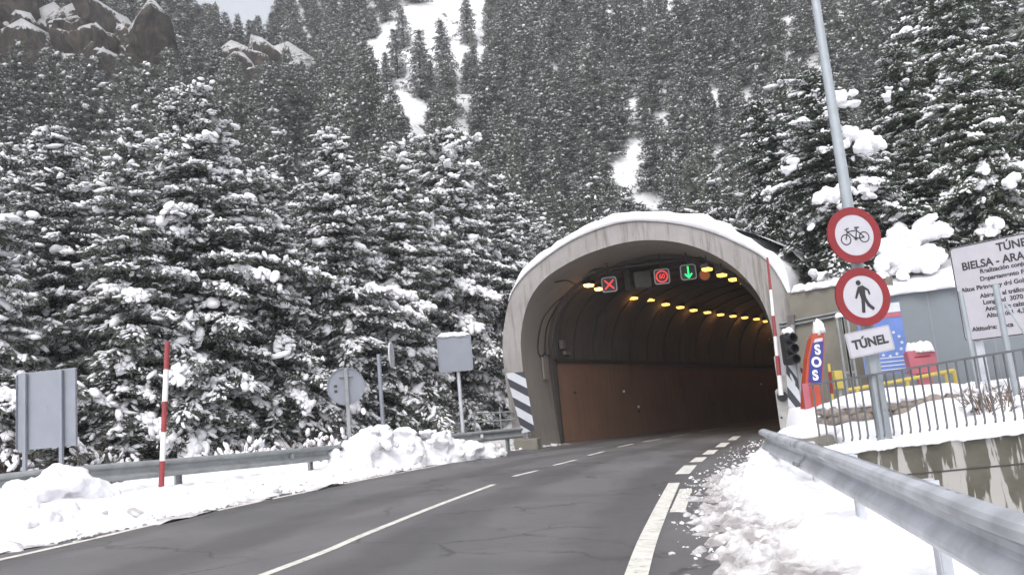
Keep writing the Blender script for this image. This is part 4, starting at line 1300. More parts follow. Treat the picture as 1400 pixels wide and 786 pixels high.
# big information panel, two lines of heading and small print
TLp, BLp, TRp = at(1297, 340, 15.0), at(1313, 468, 15.0), at(1400, 320, 14.0)
ax = TRp - TLp; ax.z = 0; ax.normalize(); H_ = TLp.z - BLp.z; W_ = 2.5
fr = Fr(TLp + ax * W_ / 2 - Vector((0, 0, H_ / 2)), ax)
root = empty('information_panel', (fr.o.x, fr.o.y, .7), 'large white panel with black lines of text about the tunnel', 'sign')
mb = MB(); mb.prism(fr, rrect(W_, H_, .06), -.03, 0); mb.build('panel', M['white'], root)
o_, i_ = rrect(W_ - .01, H_ - .01, .06), rrect(W_ - .045, H_ - .045, .05); n = len(o_)
mb = MB(); mb.add([fr.p(a, b, .001) for a, b in o_] + [fr.p(a, b, .004) for a, b in o_] + [fr.p(a, b, .004) for a, b in i_] + [fr.p(a, b, .001) for a, b in i_],
                  [(k * n + i, k * n + (i + 1) % n, ((k + 1) % 4) * n + (i + 1) % n, ((k + 1) % 4) * n + i) for k in range(4) for i in range(n)]); mb.build('border', M['text'], root)
LX = -W_ / 2
for body, sz, x, y in (('TÚNEL', .20, .80, .165), ('BIELSA - ARAGNOUET', .195, .17, .385)):
    txt(body, sz, fr, LX + x, H_ / 2 - y, .003, M['text'], root, 'heading', 'LEFT', .93, bold=.005)
for body, x, y in (('Realización conjunta del', .52, .61), ('Departamento Francés de', .50, .77), ('Altos Pirineos y del Gobierno', .15, .94), ('Abierto al tráfico', .45, 1.12), ('Longitud  3070 m', .48, 1.26),
                   ('Ancho de calzada  6 m', .50, 1.40), ('Altura útil  4,30 m', .50, 1.54), ('Pendiente  3,2 %', .50, 1.68), ('Altitudes:  boca', .22, H_ - .20)):
    if y < H_ - .1:
        txt(body, .108, fr, LX + x - .06, H_ / 2 - y * H_ / 2.02 if y != H_ - .20 else -H_ / 2 + .2, .003, M['text'], root, 'text_line', 'LEFT', 1.0, bold=.003)
for fx in (-.42, .42):
    p0 = fr.p(fx * W_, 0, -.09); mb = MB(); mb.box((p0.x, p0.y, (fr.p(0, H_ / 2).z + .3) / 2), (.1, .1, fr.p(0, H_ / 2).z - .3), fr.x); mb.build('post', M['galv'], root)

# two grey posts with a brace in front of the panel
a0, a1 = at(1311, 398, 14.0), at(1334, 500, 14.0)
root = empty('old_sign_frame', (a1.x, a1.y, .5), 'pair of bare grey posts with a brace before the information panel', 'frame')
mb = MB(); mb.tube([(a1.x, 14.0, .2), (a1.x - .04, 14.0, a0.z)], .042, 8); mb.build('post', M['pole'], root, 50)
b0, b1 = at(1369, 388, 13.6), at(1390, 540, 13.6)
mb = MB(); mb.tube([(b1.x, 13.6, .2), (b1.x - .02, 13.6, b0.z)], .05, 8); mb.build('post', M['pole'], root, 50)
mb = MB(); mb.tube([at(1374, 415, 13.62), at(1405, 462, 13.3)], .022, 6); mb.build('brace', M['pole'], root, 50)

# blue information board
q = [at(1172, 424, 18.3), at(1232, 412, 18.0), at(1243, 508, 18.0), at(1180, 524, 18.3)]
root = empty('blue_board', (q[3] + q[2]) / 2 - Vector((0, 0, .3)), 'blue board with ring of stars and white lines by the grey wall', 'board')
ax = q[1] - q[0]; ax.z = 0; W_ = ax.length; H_ = q[1].z - q[2].z
fr = Fr((q[1] + q[2]) / 2 - ax.normalized() * W_ / 2, ax)
mb = MB(); mb.prism(fr, rrect(W_, H_, .02, 2), -.04, 0); mb.build('panel', M['blue'], root)
mb = MB(); mb.box(fr.p(0, H_ / 2 - .11, .006), (W_ - .02, .006, .20), fr.x); mb.build('header_strip', M['chevwhite'], root)
mb = MB(); mb.box(fr.p(0, H_ / 2 - .27, .006), (W_ - .02, .006, .10), fr.x); mb.build('red_strip', M['postred'], root)
mb = MB()
for k in range(12):
    t = 2 * math.pi * k / 12; sx_, sy_ = .10 + .27 * math.cos(t), -.12 + .27 * math.sin(t)
    mb.prism(fr, [(sx_ + (.045 if i % 2 == 0 else .019) * math.sin(math.pi * i / 5), sy_ + (.045 if i % 2 == 0 else .019) * math.cos(math.pi * i / 5)) for i in range(10)], .003, .007)
mb.build('stars', M['chevwhite'], root)
mb = MB()
for k in range(4): mb.box(fr.p(.1, -H_ / 2 + .34 - k * .085, .005), (.6 - .06 * (k % 2), .004, .02), fr.x)
mb.build('text_lines', M['chevwhite'], root)
for fx in (-.4, .4):
    p0 = fr.p(fx * W_, 0, -.07); mb = MB(); mb.box((p0.x, p0.y, (p0.z + .3) / 2), (.06, .05, p0.z + H_ / 2 - .3 - .1), fr.x); mb.build('post', M['galv_old'], root)

# red box on a pillar, snow on top
c = at(1262, 494, 17.0); root = empty('red_box', (c.x, c.y, .7), 'red box on a red pillar with a thick snow cap', 'box')
fr = Fr(c, (.97, -.22, 0)); mb = MB(); mb.prism(fr, [(-.25, -.24), (.25, -.24), (.27, .2), (.25, .24), (-.25, .24), (-.27, .2)], -.4, 0); mb.build('box', M['postred'], root, None, .015)
mb = MB(); mb.box(fr.p(.02, -.68, -.2), (.26, .2, .9), fr.x); mb.build('pillar', M['postred'], root, None, .01)
mb = MB(); mb.box(fr.p(0, .1, .004), (.3, .006, .03), fr.x); mb.build('slot', M['red'], root)
snow_heap_strip('snow_cap', [fr.p(-.24, .24, -.2), fr.p(0, .25, -.2), fr.p(.27, .24, -.2)], .22, .16, 17, root, n=26)

# yellow hand rail and small yellow things
root = empty('yellow_rail', at(1240, 530, 16.9), 'yellow pipe rail beside the red box', 'railing')
mb = MB(); mb.tube([at(1160, 533, 17.2), at(1215, 523.5, 17.0), at(1305, 506, 16.6)], .042, 10); mb.build('pipe', M['yellow'], root, 60)
for px, py in ((1172, 531), (1240, 519), (1293, 508), (1304, 506)):
    p0 = at(px, py, 16.9); mb = MB(); mb.tube([p0, (p0.x, p0.y, .5)], .04, 8); mb.build('upright', M['yellow'], root, 60)
c = at(1146, 519, 17.6); mb = MB(); mb.box(c, (.17, .16, .38)); root = empty('yellow_hydrant', (c.x, c.y, .4), 'small yellow box on a short stand left of the lamp post', 'box')
mb.build('box', M['yellow'], root, None, .015); mb = MB(); mb.tube([(c.x, c.y, .2), (c.x, c.y, c.z - .15)], .04, 8); mb.build('stand', M['galv_old'], root)
pt_, pb_ = at(1133, 497, 16.6), at(1146, 612, 16.6)
root = empty('marker_pole', (pb_.x, pb_.y, .2), 'thin yellow and red marker pole with a white foot behind the railing', 'pole')
for t0, t1, mm_, nn in ((0, .1, 'yellow', 'yellow_band'), (.1, .36, 'red', 'red_band'), (.36, .44, 'yellow', 'yellow_band'), (.44, 1.0, 'whitepaint', 'white_band')):
    mb = MB(); mb.tube([pt_.lerp(pb_, t0), pt_.lerp(pb_, t1)], .03 if t0 < .4 else .045, 8); mb.build(nn, M[mm_], root, 60)

# stone planter ring with snow
root = empty('stone_planter', (*at(1240, 575, 15.6).xy, .5), 'ring of rough stones filled with snow behind the railing', 'planter')
g = np.random.default_rng(4); cxy = np.array([7.35, 16.1])
VV, FF = lumps(2, 5, .32, 9); st_n = 0
pos = []; S_ = []
for row in range(2):
    for k in range(26):
        t = 2 * math.pi * (k + .5 * row) / 26
        pos.append((cxy[0] + 1.55 * math.cos(t), cxy[1] + 1.0 * math.sin(t), .66 + .17 * row)); S_.append((g.uniform(.17, .26), g.uniform(.14, .2), g.uniform(.09, .12)))
pos = np.array(pos); pos[:, 2] += (pos[:, 0] - 7) * .05
Xd = np.stack([-np.sin(np.arctan2(pos[:, 1] - cxy[1], pos[:, 0] - cxy[0])), np.cos(np.arctan2(pos[:, 1] - cxy[1], pos[:, 0] - cxy[0])), 0 * pos[:, 0]], 1)
V, Fa = scatter(VV, FF, pos, Xd, np.tile([0, 0, 1.0], (len(pos), 1)), np.array(S_), g)
link_mesh('stone_ring', np_mesh('stone_ring', V, Fa, 3), M['stone'], root, 60)
V_, Fc = ICO[3]; d = 1 + .2 * fbm(V_[:, 0] * 2 + 5, V_[:, 1] * 2 + V_[:, 2], 1.3, 161, 3)
link_mesh('snow_fill', np_mesh('snow_fill', V_ * d[:, None] * np.array([1.45, .9, .2]) + np.array([cxy[0], cxy[1], .93]), Fc, 3), M['snow'], root, 180)
sp = np.stack([pos[26:, 0], pos[26:, 1], pos[26:, 2] + .09], 1)
V, Fa = scatter(VV, FF, sp, Xd[26:], np.tile([0, 0, 1.0], (26, 1)), np.array(S_)[26:] * [1.0, 1.0, .7], g)
link_mesh('snow_cap', np_mesh('snow_cap', V, Fa, 3), M['snow'], root, 180)

# concrete side wall, door frame and grey building
w0, w1 = Vector((7.72, 23.2)), Vector((9.75, 21.4))
root = empty('side_wall', ((w0 + w1) / 2).to_3d(), 'old concrete wall with snow on top between portal and grey building', 'wall')
ztl, ztr = 3.98, 3.95
d = (w1 - w0).normalized(); fr = Fr((w0.x, w0.y, 0), (d.x, d.y, 0)); L = (w1 - w0).length
mb = MB(); mb.prism(fr, [(0, -.6), (L, -.6), (L, ztr), (0, ztl)], -.35, 0); mb.build('wall_face', M['oldwall'], root)
snow_heap_strip('snow_cap', [fr.p(.05, ztl, -.15), fr.p(L / 2, (ztl + ztr) / 2, -.15), fr.p(L, ztr, -.15)], .24, .17, 33, root, n=60)
for zz in (3.1, 3.2):
    mb = MB(); mb.tube([fr.p(-.35, zz - .06, .06), fr.p(L * .55, zz + .02, .06)], .035, 6); mb.build('pipe', M['galv_old'], root, 60)
mb = MB(); mb.box(fr.p(.02, 3.15, .08), (.2, .1, .35), fr.x); mb.build('junction_box', M['tunbox'], root)
b0 = Vector((8.62, 20.0)); b1 = Vector((17.5, 16.3)); d = (b1 - b0).normalized(); L = (b1 - b0).length
zt0 = at(1215, 405, 20.0).z
fr = Fr((b0.x, b0.y, 0), (d.x, d.y, 0))
root = empty('grey_building', (*((b0 + b1) / 2), .9), 'low grey clad building with snow on its flat roof', 'building')
mb = MB(); mb.prism(fr, [(0, .3), (L, .3), (L, zt0 + .02), (0, zt0)], -3.0, 0); mb.build('wall', M['greywall'], root)
for k in range(1, 8):
    mb = MB(); mb.box(fr.p(k * 1.22, (zt0 + .9) / 2, .004), (.02, .008, zt0 - .9), fr.x); mb.build('panel_joint', M['signback'], root)
snow_heap_strip('roof_snow', [fr.p(-.05, zt0 + .02, -.1), fr.p(L / 2, zt0 + .03, -.1), fr.p(L, zt0 + .03, -.1)], .28, .20, 43, root, n=90)
V = []; 
for i in range(40):
    for j in range(12):
        p0 = fr.p(L * i / 39, zt0 + .12 + .05 * float(fbm(i * .7, j * .7, .5, 9, 3)), -.1 - 2.9 * j / 11); V.append(tuple(p0))
link_mesh('roof_snow', np_mesh('roof_snow', np.array(V), grid_faces(40, 12), 4), M['snow'], root, 180)
# metal lattice gate left of the building
q0, q1 = at(1140, 432, 19.6), at(1168, 520, 19.6)
root = empty('metal_gate', (q1.x - .2, 19.6, .4), 'narrow grey metal gate frame with snow on top beside the concrete wall', 'gate')
xa, xb, z0_, z1_ = q0.x + .05, q1.x + .05, .3, q0.z
for x in (xa, xa + .14, xb - .12, xb):
    mb = MB(); mb.box((x, 19.6, (z0_ + z1_) / 2), (.05, .05, z1_ - z0_)); mb.build('upright', M['galv_old'], root)
for z in (z1_ - .03, 1.55, 1.0, .6):
    mb = MB(); mb.box(((xa + xb) / 2, 19.6, z), (xb - xa - .05, .04, .05)); mb.build('crossbar', M['galv_old'], root)
snow_heap_strip('snow_cap', [(xa - .03, 19.6, z1_), ((xa + xb) / 2, 19.6, z1_), (xb + .03, 19.6, z1_)], .05, .06, 51, root, n=14)

# ------------------------------------------------------------------ shrubs of bare twigs
def shrub(name, c, rad, hgt, n, label, m, seed, snow=.5, group=None):
    g = np.random.default_rng(seed); root = empty(name, c, label, 'shrub', group)
    mb = MB(); sp, sx = [], []
    for _ in range(n):
        a = g.uniform(0, 2 * math.pi); r_ = rad * math.sqrt(g.uniform(0, 1)) * .35
        p = Vector((c[0] + r_ * math.cos(a), c[1] + r_ * math.sin(a), c[2] - .05))
        d = Vector((math.cos(a) * g.uniform(.1, .8), math.sin(a) * g.uniform(.1, .8), 1)).normalized(); pts = [p]
        L = hgt * g.uniform(.5, 1.0)
        for k in range(4):
            d = (d + Vector(g.normal(size=3) * .18)).normalized(); pts.append(pts[-1] + d * L / 4)
        mb.tube(pts, [.014, .012, .009, .007, .004], 4, False)
        for k in range(3):
            q = pts[1 + k]; dd = (d + Vector(g.normal(size=3) * .7)).normalized(); e = q + dd * L * g.uniform(.2, .4)
            mb.tube([q, e], [.007, .003], 3, False)
            if g.uniform() < snow: sp.append(tuple(q.lerp(e, .6) + Vector((0, 0, .03)))); sx.append(tuple(dd))
    mb.build('twigs', M[m], root, None, 0, False)
    if sp:
        VV, FF = lumps(1, 4, .3, seed); k = len(sp)
        S_ = np.stack([g.uniform(.06, .16, k), g.uniform(.04, .07, k), g.uniform(.03, .05, k)], 1)
        V, Fa = scatter(VV, FF, np.array(sp), np.array(sx), np.tile([0, 0, 1.0], (k, 1)), S_, g)
        link_mesh('snow_load', np_mesh('snow_load', V, Fa, 3), M['snow'], root, 180)
    return root


p = at(1362, 560, 13.7); shrub('bare_shrub', (p.x, p.y, .5), .8, .72, 70, 'dry brown bare shrub behind the railing under the information panel', 'twig', 5, .12)
p = at(4, 640, 18.5); shrub('bare_shrub', (p.x, p.y, 0.3), .7, 1.9, 110, 'purple brown bare bush at the far left behind the rail', 'redtwig', 6, .12)
p = at(130, 625, 19.5); shrub('bare_shrub', (p.x, p.y, .3), 1.1, 1.5, 90, 'snowy bare bush between the grey sign and the snow pole', 'twig', 8, .9)
p = at(330, 622, 19.0); shrub('bare_shrub', (p.x, p.y, .3), 1.1, 1.1, 90, 'low snowy bush behind the left guard rail under the pines', 'twig', 9, .95)
p = at(440, 606, 21.0); shrub('bare_shrub', (p.x, p.y, .2), 1.1, 1.3, 90, 'low snowy bush left of the round sign', 'twig', 10, .95)

# ------------------------------------------------------------------ trees
LUMP1, FL1 = lumps(1, 8, .34, 101)
LUMP2, FL2 = lumps(2, 6, .48, 102)


def tuft_template(nb, L, wdt, seed, spread=.75):
    g = np.random.default_rng(seed); V = []; Fc = []
    for i in range(nb):
        a = 2 * math.pi * i / nb + g.uniform(-.3, .3); x0 = g.uniform(-.5, .35) * L
        d = np.array([g.uniform(.35, 1.0), math.cos(a) * spread, math.sin(a) * spread * .8]); d /= np.linalg.norm(d)
        sd = np.cross(d, [g.normal(), g.normal(), g.normal()]); sd /= np.linalg.norm(sd)
        b0_ = np.array([x0, 0, 0]); l = L * g.uniform(.55, 1.0); k = len(V)
        V += [b0_ - sd * wdt * .5, b0_ + d * l * .55 + sd * wdt * .5, b0_ + d * l]
        V[k + 1] = b0_ + sd * wdt * .6 + d * l * .3
        Fc.append((k, k + 1, k + 2))
    return np.array(V), np.array(Fc)


def make_tree(H, Rm, seed, needle, snow=1.0, fine=True, conical=.85, big=.16, z0=.06, tilt=.0):
    """returns trunk, crown, snow meshes of one pine, base at the origin"""
    g = np.random.default_rng(seed)
    tb = MB(); nz_ = 9
    bend = g.normal(size=2) * .015 * H
    ax_ = lambda t: np.array([bend[0] * t * t + tilt * t * H * .0, bend[1] * t * t, H * t])
    r0 = .017 * H
    tb.tube([ax_(t) + [0, 0, -.3 if t == 0 else 0] for t in np.linspace(0, 1, nz_)], [r0 * (1 - .93 * t) for t in np.linspace(0, 1, nz_)], 8 if fine else 5, False)
    step = .36 if fine else .62
    tp, td, ts, sp, sd_, ss = [], [], [], [], [], []
    bp, bd, bs = [], [], []
    z = H * z0; th0 = 0
    lob = [(g.uniform(0, 2 * math.pi), g.uniform(.7, 1.3)) for _ in range(4)]
    while z < H * .985:
        t = z / H
        prof = Rm * min(1, ((1 - t) ** conical) * 1.12) * (1 - .35 * math.exp(-(t / .06))) * g.uniform(.72, 1.18)
        nb_ = int(g.integers(5, 8)) if fine else int(g.integers(4, 6))
        for k in range(nb_):
            a = th0 + 2 * math.pi * k / nb_ + g.uniform(-.35, .35)
            lobe = 1 + .22 * math.sin(a * 2 + lob[0][0] + t * 7) + .18 * math.sin(a * 3 + lob[1][0] - t * 11)
            L = max(.22, prof * g.uniform(.45, 1.22) * lobe)
            el = .75 * (t - .28) + g.uniform(-.16, .16)
            sag = .24 + .22 * (1 - t)
            ca, sa = math.cos(a), math.sin(a); o_ = ax_(t)
            def bpnt(q): return o_ + np.array([ca * L * q, sa * L * q, L * (math.sin(el) * q * 1.1 - sag * q * q)])
            if fine or k % 2 == 0:
                tb.tube([bpnt(q) for q in (0, .35, .7, .97)], [.028 * L + .006, .02 * L + .004, .011 * L + .003, .003], 3, False)
            # foliage sprays left and right of the branch
            ds = .17 if fine else .40
            q = .18 if t < .8 else .05
            if fine and g.uniform() < .6 * min(1.2, snow):
                for qq in (.42, .56, .70, .83, .95):
                    if g.uniform() < .72:
                        c = bpnt(qq); dq = bpnt(min(1, qq + .08)) - bpnt(qq - .03)
                        sp.append(c + np.array([0, 0, .06]) + g.normal(size=3) * .02); sd_.append(dq / np.linalg.norm(dq) + g.normal(size=3) * .12); ss.append(1.75 * np.exp(g.normal(0, .22)))
            heavy = g.uniform() < big * (1.2 if .12 < t < .95 else .5)
            while q < 1.0:
                c = bpnt(q); dirb = bpnt(min(1, q + .08)) - bpnt(q - .03); dirb /= np.linalg.norm(dirb)
                sidev = np.array([-sa, ca, 0])
                for sgn in (-1, 1, 0):
                    if sgn == 0 and g.uniform() < .35: continue
                    ll = (0 if sgn == 0 else (.20 + .30 * L * (1 - q) * g.uniform(.5, 1.1)))
                    ntf = 1 if sgn == 0 else max(1, int(round(ll / (.20 if fine else .42))))
                    for w_ in range(ntf):
                        fr_ = (w_ + .7) / ntf
                        dv = dirb * .75 + sidev * sgn * .8 + np.array([0, 0, -.10]) + g.normal(size=3) * .16
                        pos_ = c + (dirb * .55 + sidev * sgn * .83) * ll * fr_ + np.array([0, 0, -.12 * ll * fr_]) + g.normal(size=3) * .03
                        tp.append(pos_); td.append(dv); ts.append(g.uniform(.8, 1.25))
                        pr = snow * (1.08 if fine else .74) * (.55 + .6 * q)
                        if g.uniform() < pr:
                            sp.append(pos_ + np.array([0, 0, .045 if fine else .1])); dq = dv + g.normal(size=3) * .3; dq[2] -= .30
                            sd_.append(dq); ss.append(np.exp(g.normal(0, .45)))
                            if g.uniform() < .65:
                                sp.append(pos_ + g.normal(size=3) * ([.09, .09, .05] if fine else [.18, .18, .1]) + np.array([0, 0, .04])); sd_.append(dq + g.normal(size=3) * .3); ss.append(np.exp(g.normal(-.1, .45)))
                if heavy and q > .38 and g.uniform() < .8:
                    for _ in range(10):
                        bp.append(c + dirb * g.normal() * .16 + g.normal(size=3) * [.12, .12, .05] + [0, 0, .08]); bd.append(dirb + [0, 0, -.35] + g.normal(size=3) * .3); bs.append(np.exp(g.normal(0, .35)) * (.6 + .3 * L / 2.0))
                q += ds / L * g.uniform(.8, 1.2)
        th0 += 1.3; z += step * g.uniform(.75, 1.25) * (1 - .35 * t)
    tp = np.array(tp); td = np.array(td); ts = np.array(ts)
    nt_ = len(tp); up = np.tile([0, 0, 1.0], (nt_, 1)) + g.normal(size=(nt_, 3)) * .35
    tmpl = [tuft_template(9, .25, .042, 200 + i) if fine else tuft_template(7, .50, .105, 300 + i) for i in range(6)]
    V, Fa = scatter([q[0] for q in tmpl], tmpl[0][1], tp, td, up, np.repeat(ts[:, None], 3, 1), g)
    crown = np_mesh('crown', V, Fa, 3)
    trunk = bpy.data.meshes.new('trunk'); trunk.from_pydata(tb.v, [], tb.f); trunk.shade_smooth()
    sp = np.array(sp); n_ = len(sp); s_ = np.array(ss)[:, None]
    base = np.array([.088, .041, .030]) if fine else np.array([.13, .065, .048])
    S_ = base * s_ * g.uniform(.75, 1.3, (n_, 3))
    V1, F1 = scatter(LUMP1, FL1, sp, np.array(sd_), np.tile([0, 0, 1.0], (n_, 1)), S_, g)
    if bp:
        bp = np.array(bp); n_ = len(bp); S_ = np.array([.115, .078, .058]) * np.array(bs)[:, None] * g.uniform(.75, 1.3, (n_, 3)) * (1 if fine else 1.1)
        V2, F2 = scatter(LUMP2 if fine else LUMP1, FL2 if fine else FL1, bp, np.array(bd), np.tile([0, 0, 1.0], (n_, 1)), S_, g)
        V1 = np.vstack([V1, V2]); F1 = np.vstack([F1, F2 + len(V1) - len(V2)])
    sm = np_mesh('snow_load', V1, F1, 3); sm.shade_smooth()
    trunk.materials.append(M['bark']); crown.materials.append(M[needle]); sm.materials.append(M['snow'])
    return trunk, crown, sm


def place_tree(meshes, x, y, sc, rz, label, group=None, z=None, sxy=1.0):
    root = bpy.data.objects.new('pine_tree', None); COL.objects.link(root); root.empty_display_size = .3
    root.location = (x, y, (float(hz(x, y)) if z is None else z) - .1); root.rotation_euler = (0, 0, rz); root.scale = (sc * sxy, sc * sxy, sc)
    tag(root, label, 'tree', group)
    for nm, me in zip(('trunk', 'crown', 'snow_load'), meshes):
        c = bpy.data.objects.new(nm, me); COL.objects.link(c); c.parent = root
    return root


NEAR = [make_tree(12, 2.4, 11, 'needle', 1.05, True, .60, .16), make_tree(12, 2.2, 12, 'needle', .75, True, .72, .08),
        make_tree(12, 2.5, 13, 'needle', 1.1, True, .50, .24), make_tree(12, 2.2, 14, 'needle', .9, True, .62, .13),
        make_tree(9, 2.3, 15, 'needle', 1.25, True, .75, .22)]
GREEN = make_tree(12, 3.2, 16, 'needle_g', .36, True, .55, .15, .03)
GREEN2 = make_tree(12, 2.5, 17, 'needle_g', .48, True, .60, .08, .04)
MID = [make_tree(11, 2.3, 21, 'needle', .85, False, .85, .05), make_tree(11, 2.0, 22, 'needle', .65, False, .95, .03), make_tree(11, 2.5, 23, 'needle', 1.0, False, .75, .08)]
print('tris', [[len(m_.polygons) for m_ in t] for t in NEAR + [GREEN] + MID])

taken = []
# the front row, one by one: pixel column at the foot, distance, height, variant, label
front = [(-40, 19.0, 200, 4, 'frosted pine with lilac white branches at the left edge', 1.25),
         (75, 22.5, 165, 0, 'tall snow laden pine behind the grey rectangular sign back', 1.15),
         (178, 20.5, 175, 1, 'dark pine with bare green needles directly behind the snow pole', 1.25),
         (292, 22.0, 105, 2, 'tallest front pine with thick snow clumps on its crown left of centre', 1.1),
         (388, 23.5, 225, 3, 'pine with sagging white boughs left of the round sign back', 1.15),
         (474, 25.5, 165, 0, 'slim snow laden pine directly behind the round sign back', 1.05),
         (560, 27.5, 190, 3, 'pine with a dark hollow crown between narrow and square signs', 1.15),
         (628, 31.0, 165, 2, 'snow patched pine behind the square sign near the portal', 1.1),
         (713, 36.0, 235, 1, 'dark pine rising just above the left shoulder of the portal', 1.1)]
for px, Y, H, vi, lab, wd in front:
    p = at(px, 600, Y); H = at(px, H, Y).z - float(hz(p.x, Y)); place_tree(NEAR[vi], p.x, Y, H / (9 if vi == 4 else 12), px * .013 + (1.7 if px == 178 else 0), lab, None, None, wd); taken.append((p.x, Y, 1.6))
for px, Y, H, lab, rz, wd in ((1172, 26.0, 6.9, 'big green pine with large snow clumps behind the lamp post', .4, 1.25), (1085, 29.0, 5.4, 'dark green pine rising behind the right shoulder of the portal', 2.2, 1.05),
                          (1290, 25.5, 4.2, 'short green pine with a huge snow clump above the grey building', 3.9, 1.35), (1385, 25.0, 6.6, 'green pine at the right edge behind the information panel', 5.1, 1.1)):
    p = at(px, 480, Y); tr_ = place_tree(GREEN, p.x, Y, H / 12, rz, lab, None, None, wd); taken.append((p.x, Y, 1.6))
    g = np.random.default_rng(px); cl, cs_ = [], []
    for cpx, cpy, cY, r_, n_ in {1172: ((1152, 140, 24.6, .34, 9), (1190, 198, 24.4, .36, 10), (1165, 182, 24.5, .28, 8), (1140, 264, 24.2, .33, 9), (1184, 262, 24.2, .26, 7), (1080, 228, 24.8, .24, 6), (1215, 130, 24.8, .2, 5)),
                                 1085: ((1126, 378, 24.6, .28, 9), (1092, 300, 27.5, .2, 5)), 1290: ((1262, 318, 24.0, .5, 14), (1245, 345, 23.9, .55, 18), (1225, 365, 23.9, .4, 10), (1275, 345, 24.0, .35, 8)),
                                 1385: ((1355, 312, 23.6, .28, 8), (1335, 250, 23.8, .2, 5), (1385, 250, 23.6, .24, 6))}[px]:
        q = at(cpx, cpy, cY)
        for _ in range(n_):
            cl.append((q.x + g.normal() * r_ * .6, q.y + g.normal() * r_ * .4, q.z + g.normal() * r_ * .42)); cs_.append(np.array([1.25, 1, .8]) * r_ * g.uniform(.35, .62))
    V, Fa = scatter(LUMP2, FL2, np.array(cl), g.normal(size=(len(cl), 3)) * [1, 1, .5], np.tile([0, 0, 1.0], (len(cl), 1)), np.array(cs_), g)
    Mi = np.array(tr_.matrix_basis.inverted()); V = V @ Mi[:3, :3].T + Mi[:3, 3]
    c_ = bpy.data.objects.new('snow_clump', np_mesh('snow_clump', V, Fa, 3)); c_.data.materials.append(M['snow']); c_.data.shade_smooth(); COL.objects.link(c_); c_.parent = tr_
    md = c_.modifiers.new('remesh', 'REMESH'); md.mode = 'VOXEL'; md.voxel_size = .06; md.use_smooth_shade = True
    md = c_.modifiers.new('rough', 'DISPLACE'); md.texture = tex; md.strength = .22; md.mid_level = .5; md.texture_coords = 'GLOBAL'

CLEAR = [[(505, 95), (530, 60), (522, 22), (565, 12), (600, 0), (660, -4), (640, 30), (615, 55), (600, 80), (588, 118), (548, 124), (512, 110)],
         [(862, -20), (918, -20), (914, 22), (880, 26)],
         [(838, 218), (868, 150), (905, 128), (916, 190), (882, 240), (842, 300), (800, 290)]]


def in_poly(x, y, pl):
    c = False; j = len(pl) - 1
    for i in range(len(pl)):
        if (pl[i][1] > y) != (pl[j][1] > y) and x < (pl[j][0] - pl[i][0]) * (y - pl[i][1]) / (pl[j][1] - pl[i][1]) + pl[i][0]: c = not c
        j = i
    return c


ROCKS = [(-57.0, 88.0, 10, 7, 15.5), (-45.5, 90.0, 8, 6, 12.5), (-35, 114.0, 8, 5, 8), (-68, 92, 11, 8, 16)]
cand = []
g = np.random.default_rng(99)
y = 27.0
while y < 172:
    sp_ = 2.7 + .007 * y
    x = -y * .95 - 6
    while x < y * 1.05 + 6:
        cand.append((x + g.uniform(-.42, .42) * sp_, y + g.uniform(-.42, .42) * sp_, float(np.clip(g.normal(8.2, 1.7), 4.2, 12.0)), g.uniform(0, 6.28), g.uniform(0, 1)))
        x += sp_
    y += sp_ * .92
C_ = np.array(cand)
uu, ssx = local_us(C_[:, 0], C_[:, 1]); zz = hz(C_[:, 0], C_[:, 1])
bx, by, bw = project(np.stack([C_[:, 0], C_[:, 1], zz], 1)); tx, ty, _ = project(np.stack([C_[:, 0], C_[:, 1], zz + C_[:, 2]], 1))
keep = []
for i in range(len(C_)):
    x, y, H, rz, rr_ = C_[i]
    if not (-300 < bx[i] < 1900) or ty[i] > 640 or by[i] < -130: continue
    if ssx[i] > -6 and ssx[i] < 3.5 and -4.8 < uu[i] < 9.5: continue
    if -1 < ssx[i] < 22 and -4.8 < uu[i] < 8.6 and nat(x, y) < 8.6: continue
    if 22 <= ssx[i] < 60 and -2.0 < uu[i] < 9.0: zz[i] += .9
    if x < 8 and y < 27: continue
    if x > 7.5 and zz[i] < 1.0: continue
    if any((x - a) ** 2 + (y - b_) ** 2 < r_ * r_ for a, b_, r_ in taken): continue
    if nat(x, y) < .4 and x < 7: continue
    mx, my = (bx[i] + tx[i]) / 2, (by[i] + ty[i]) / 2
    hw = 12
    skip = False
    for k, pl in enumerate(CLEAR):
        hit = any(in_poly(qx + dx, qy, pl) for qx, qy in (((bx[i], by[i]), (mx, my), (tx[i], ty[i] + 8), ((mx + bx[i]) / 2, (my + by[i]) / 2)) if k != 1 else ((bx[i], by[i]),)) for dx in (-hw, 0, hw))
        if hit and (k < 2 or rr_ < .2): skip = True
    if skip: continue
    if any(((x - a) / (w_ * .95)) ** 2 + ((y - b_ + d_ * .3) / (d_ + 2)) ** 2 < .9 and rr_ < .84 for a, b_, w_, d_, h_ in ROCKS): continue
    keep.append(i)
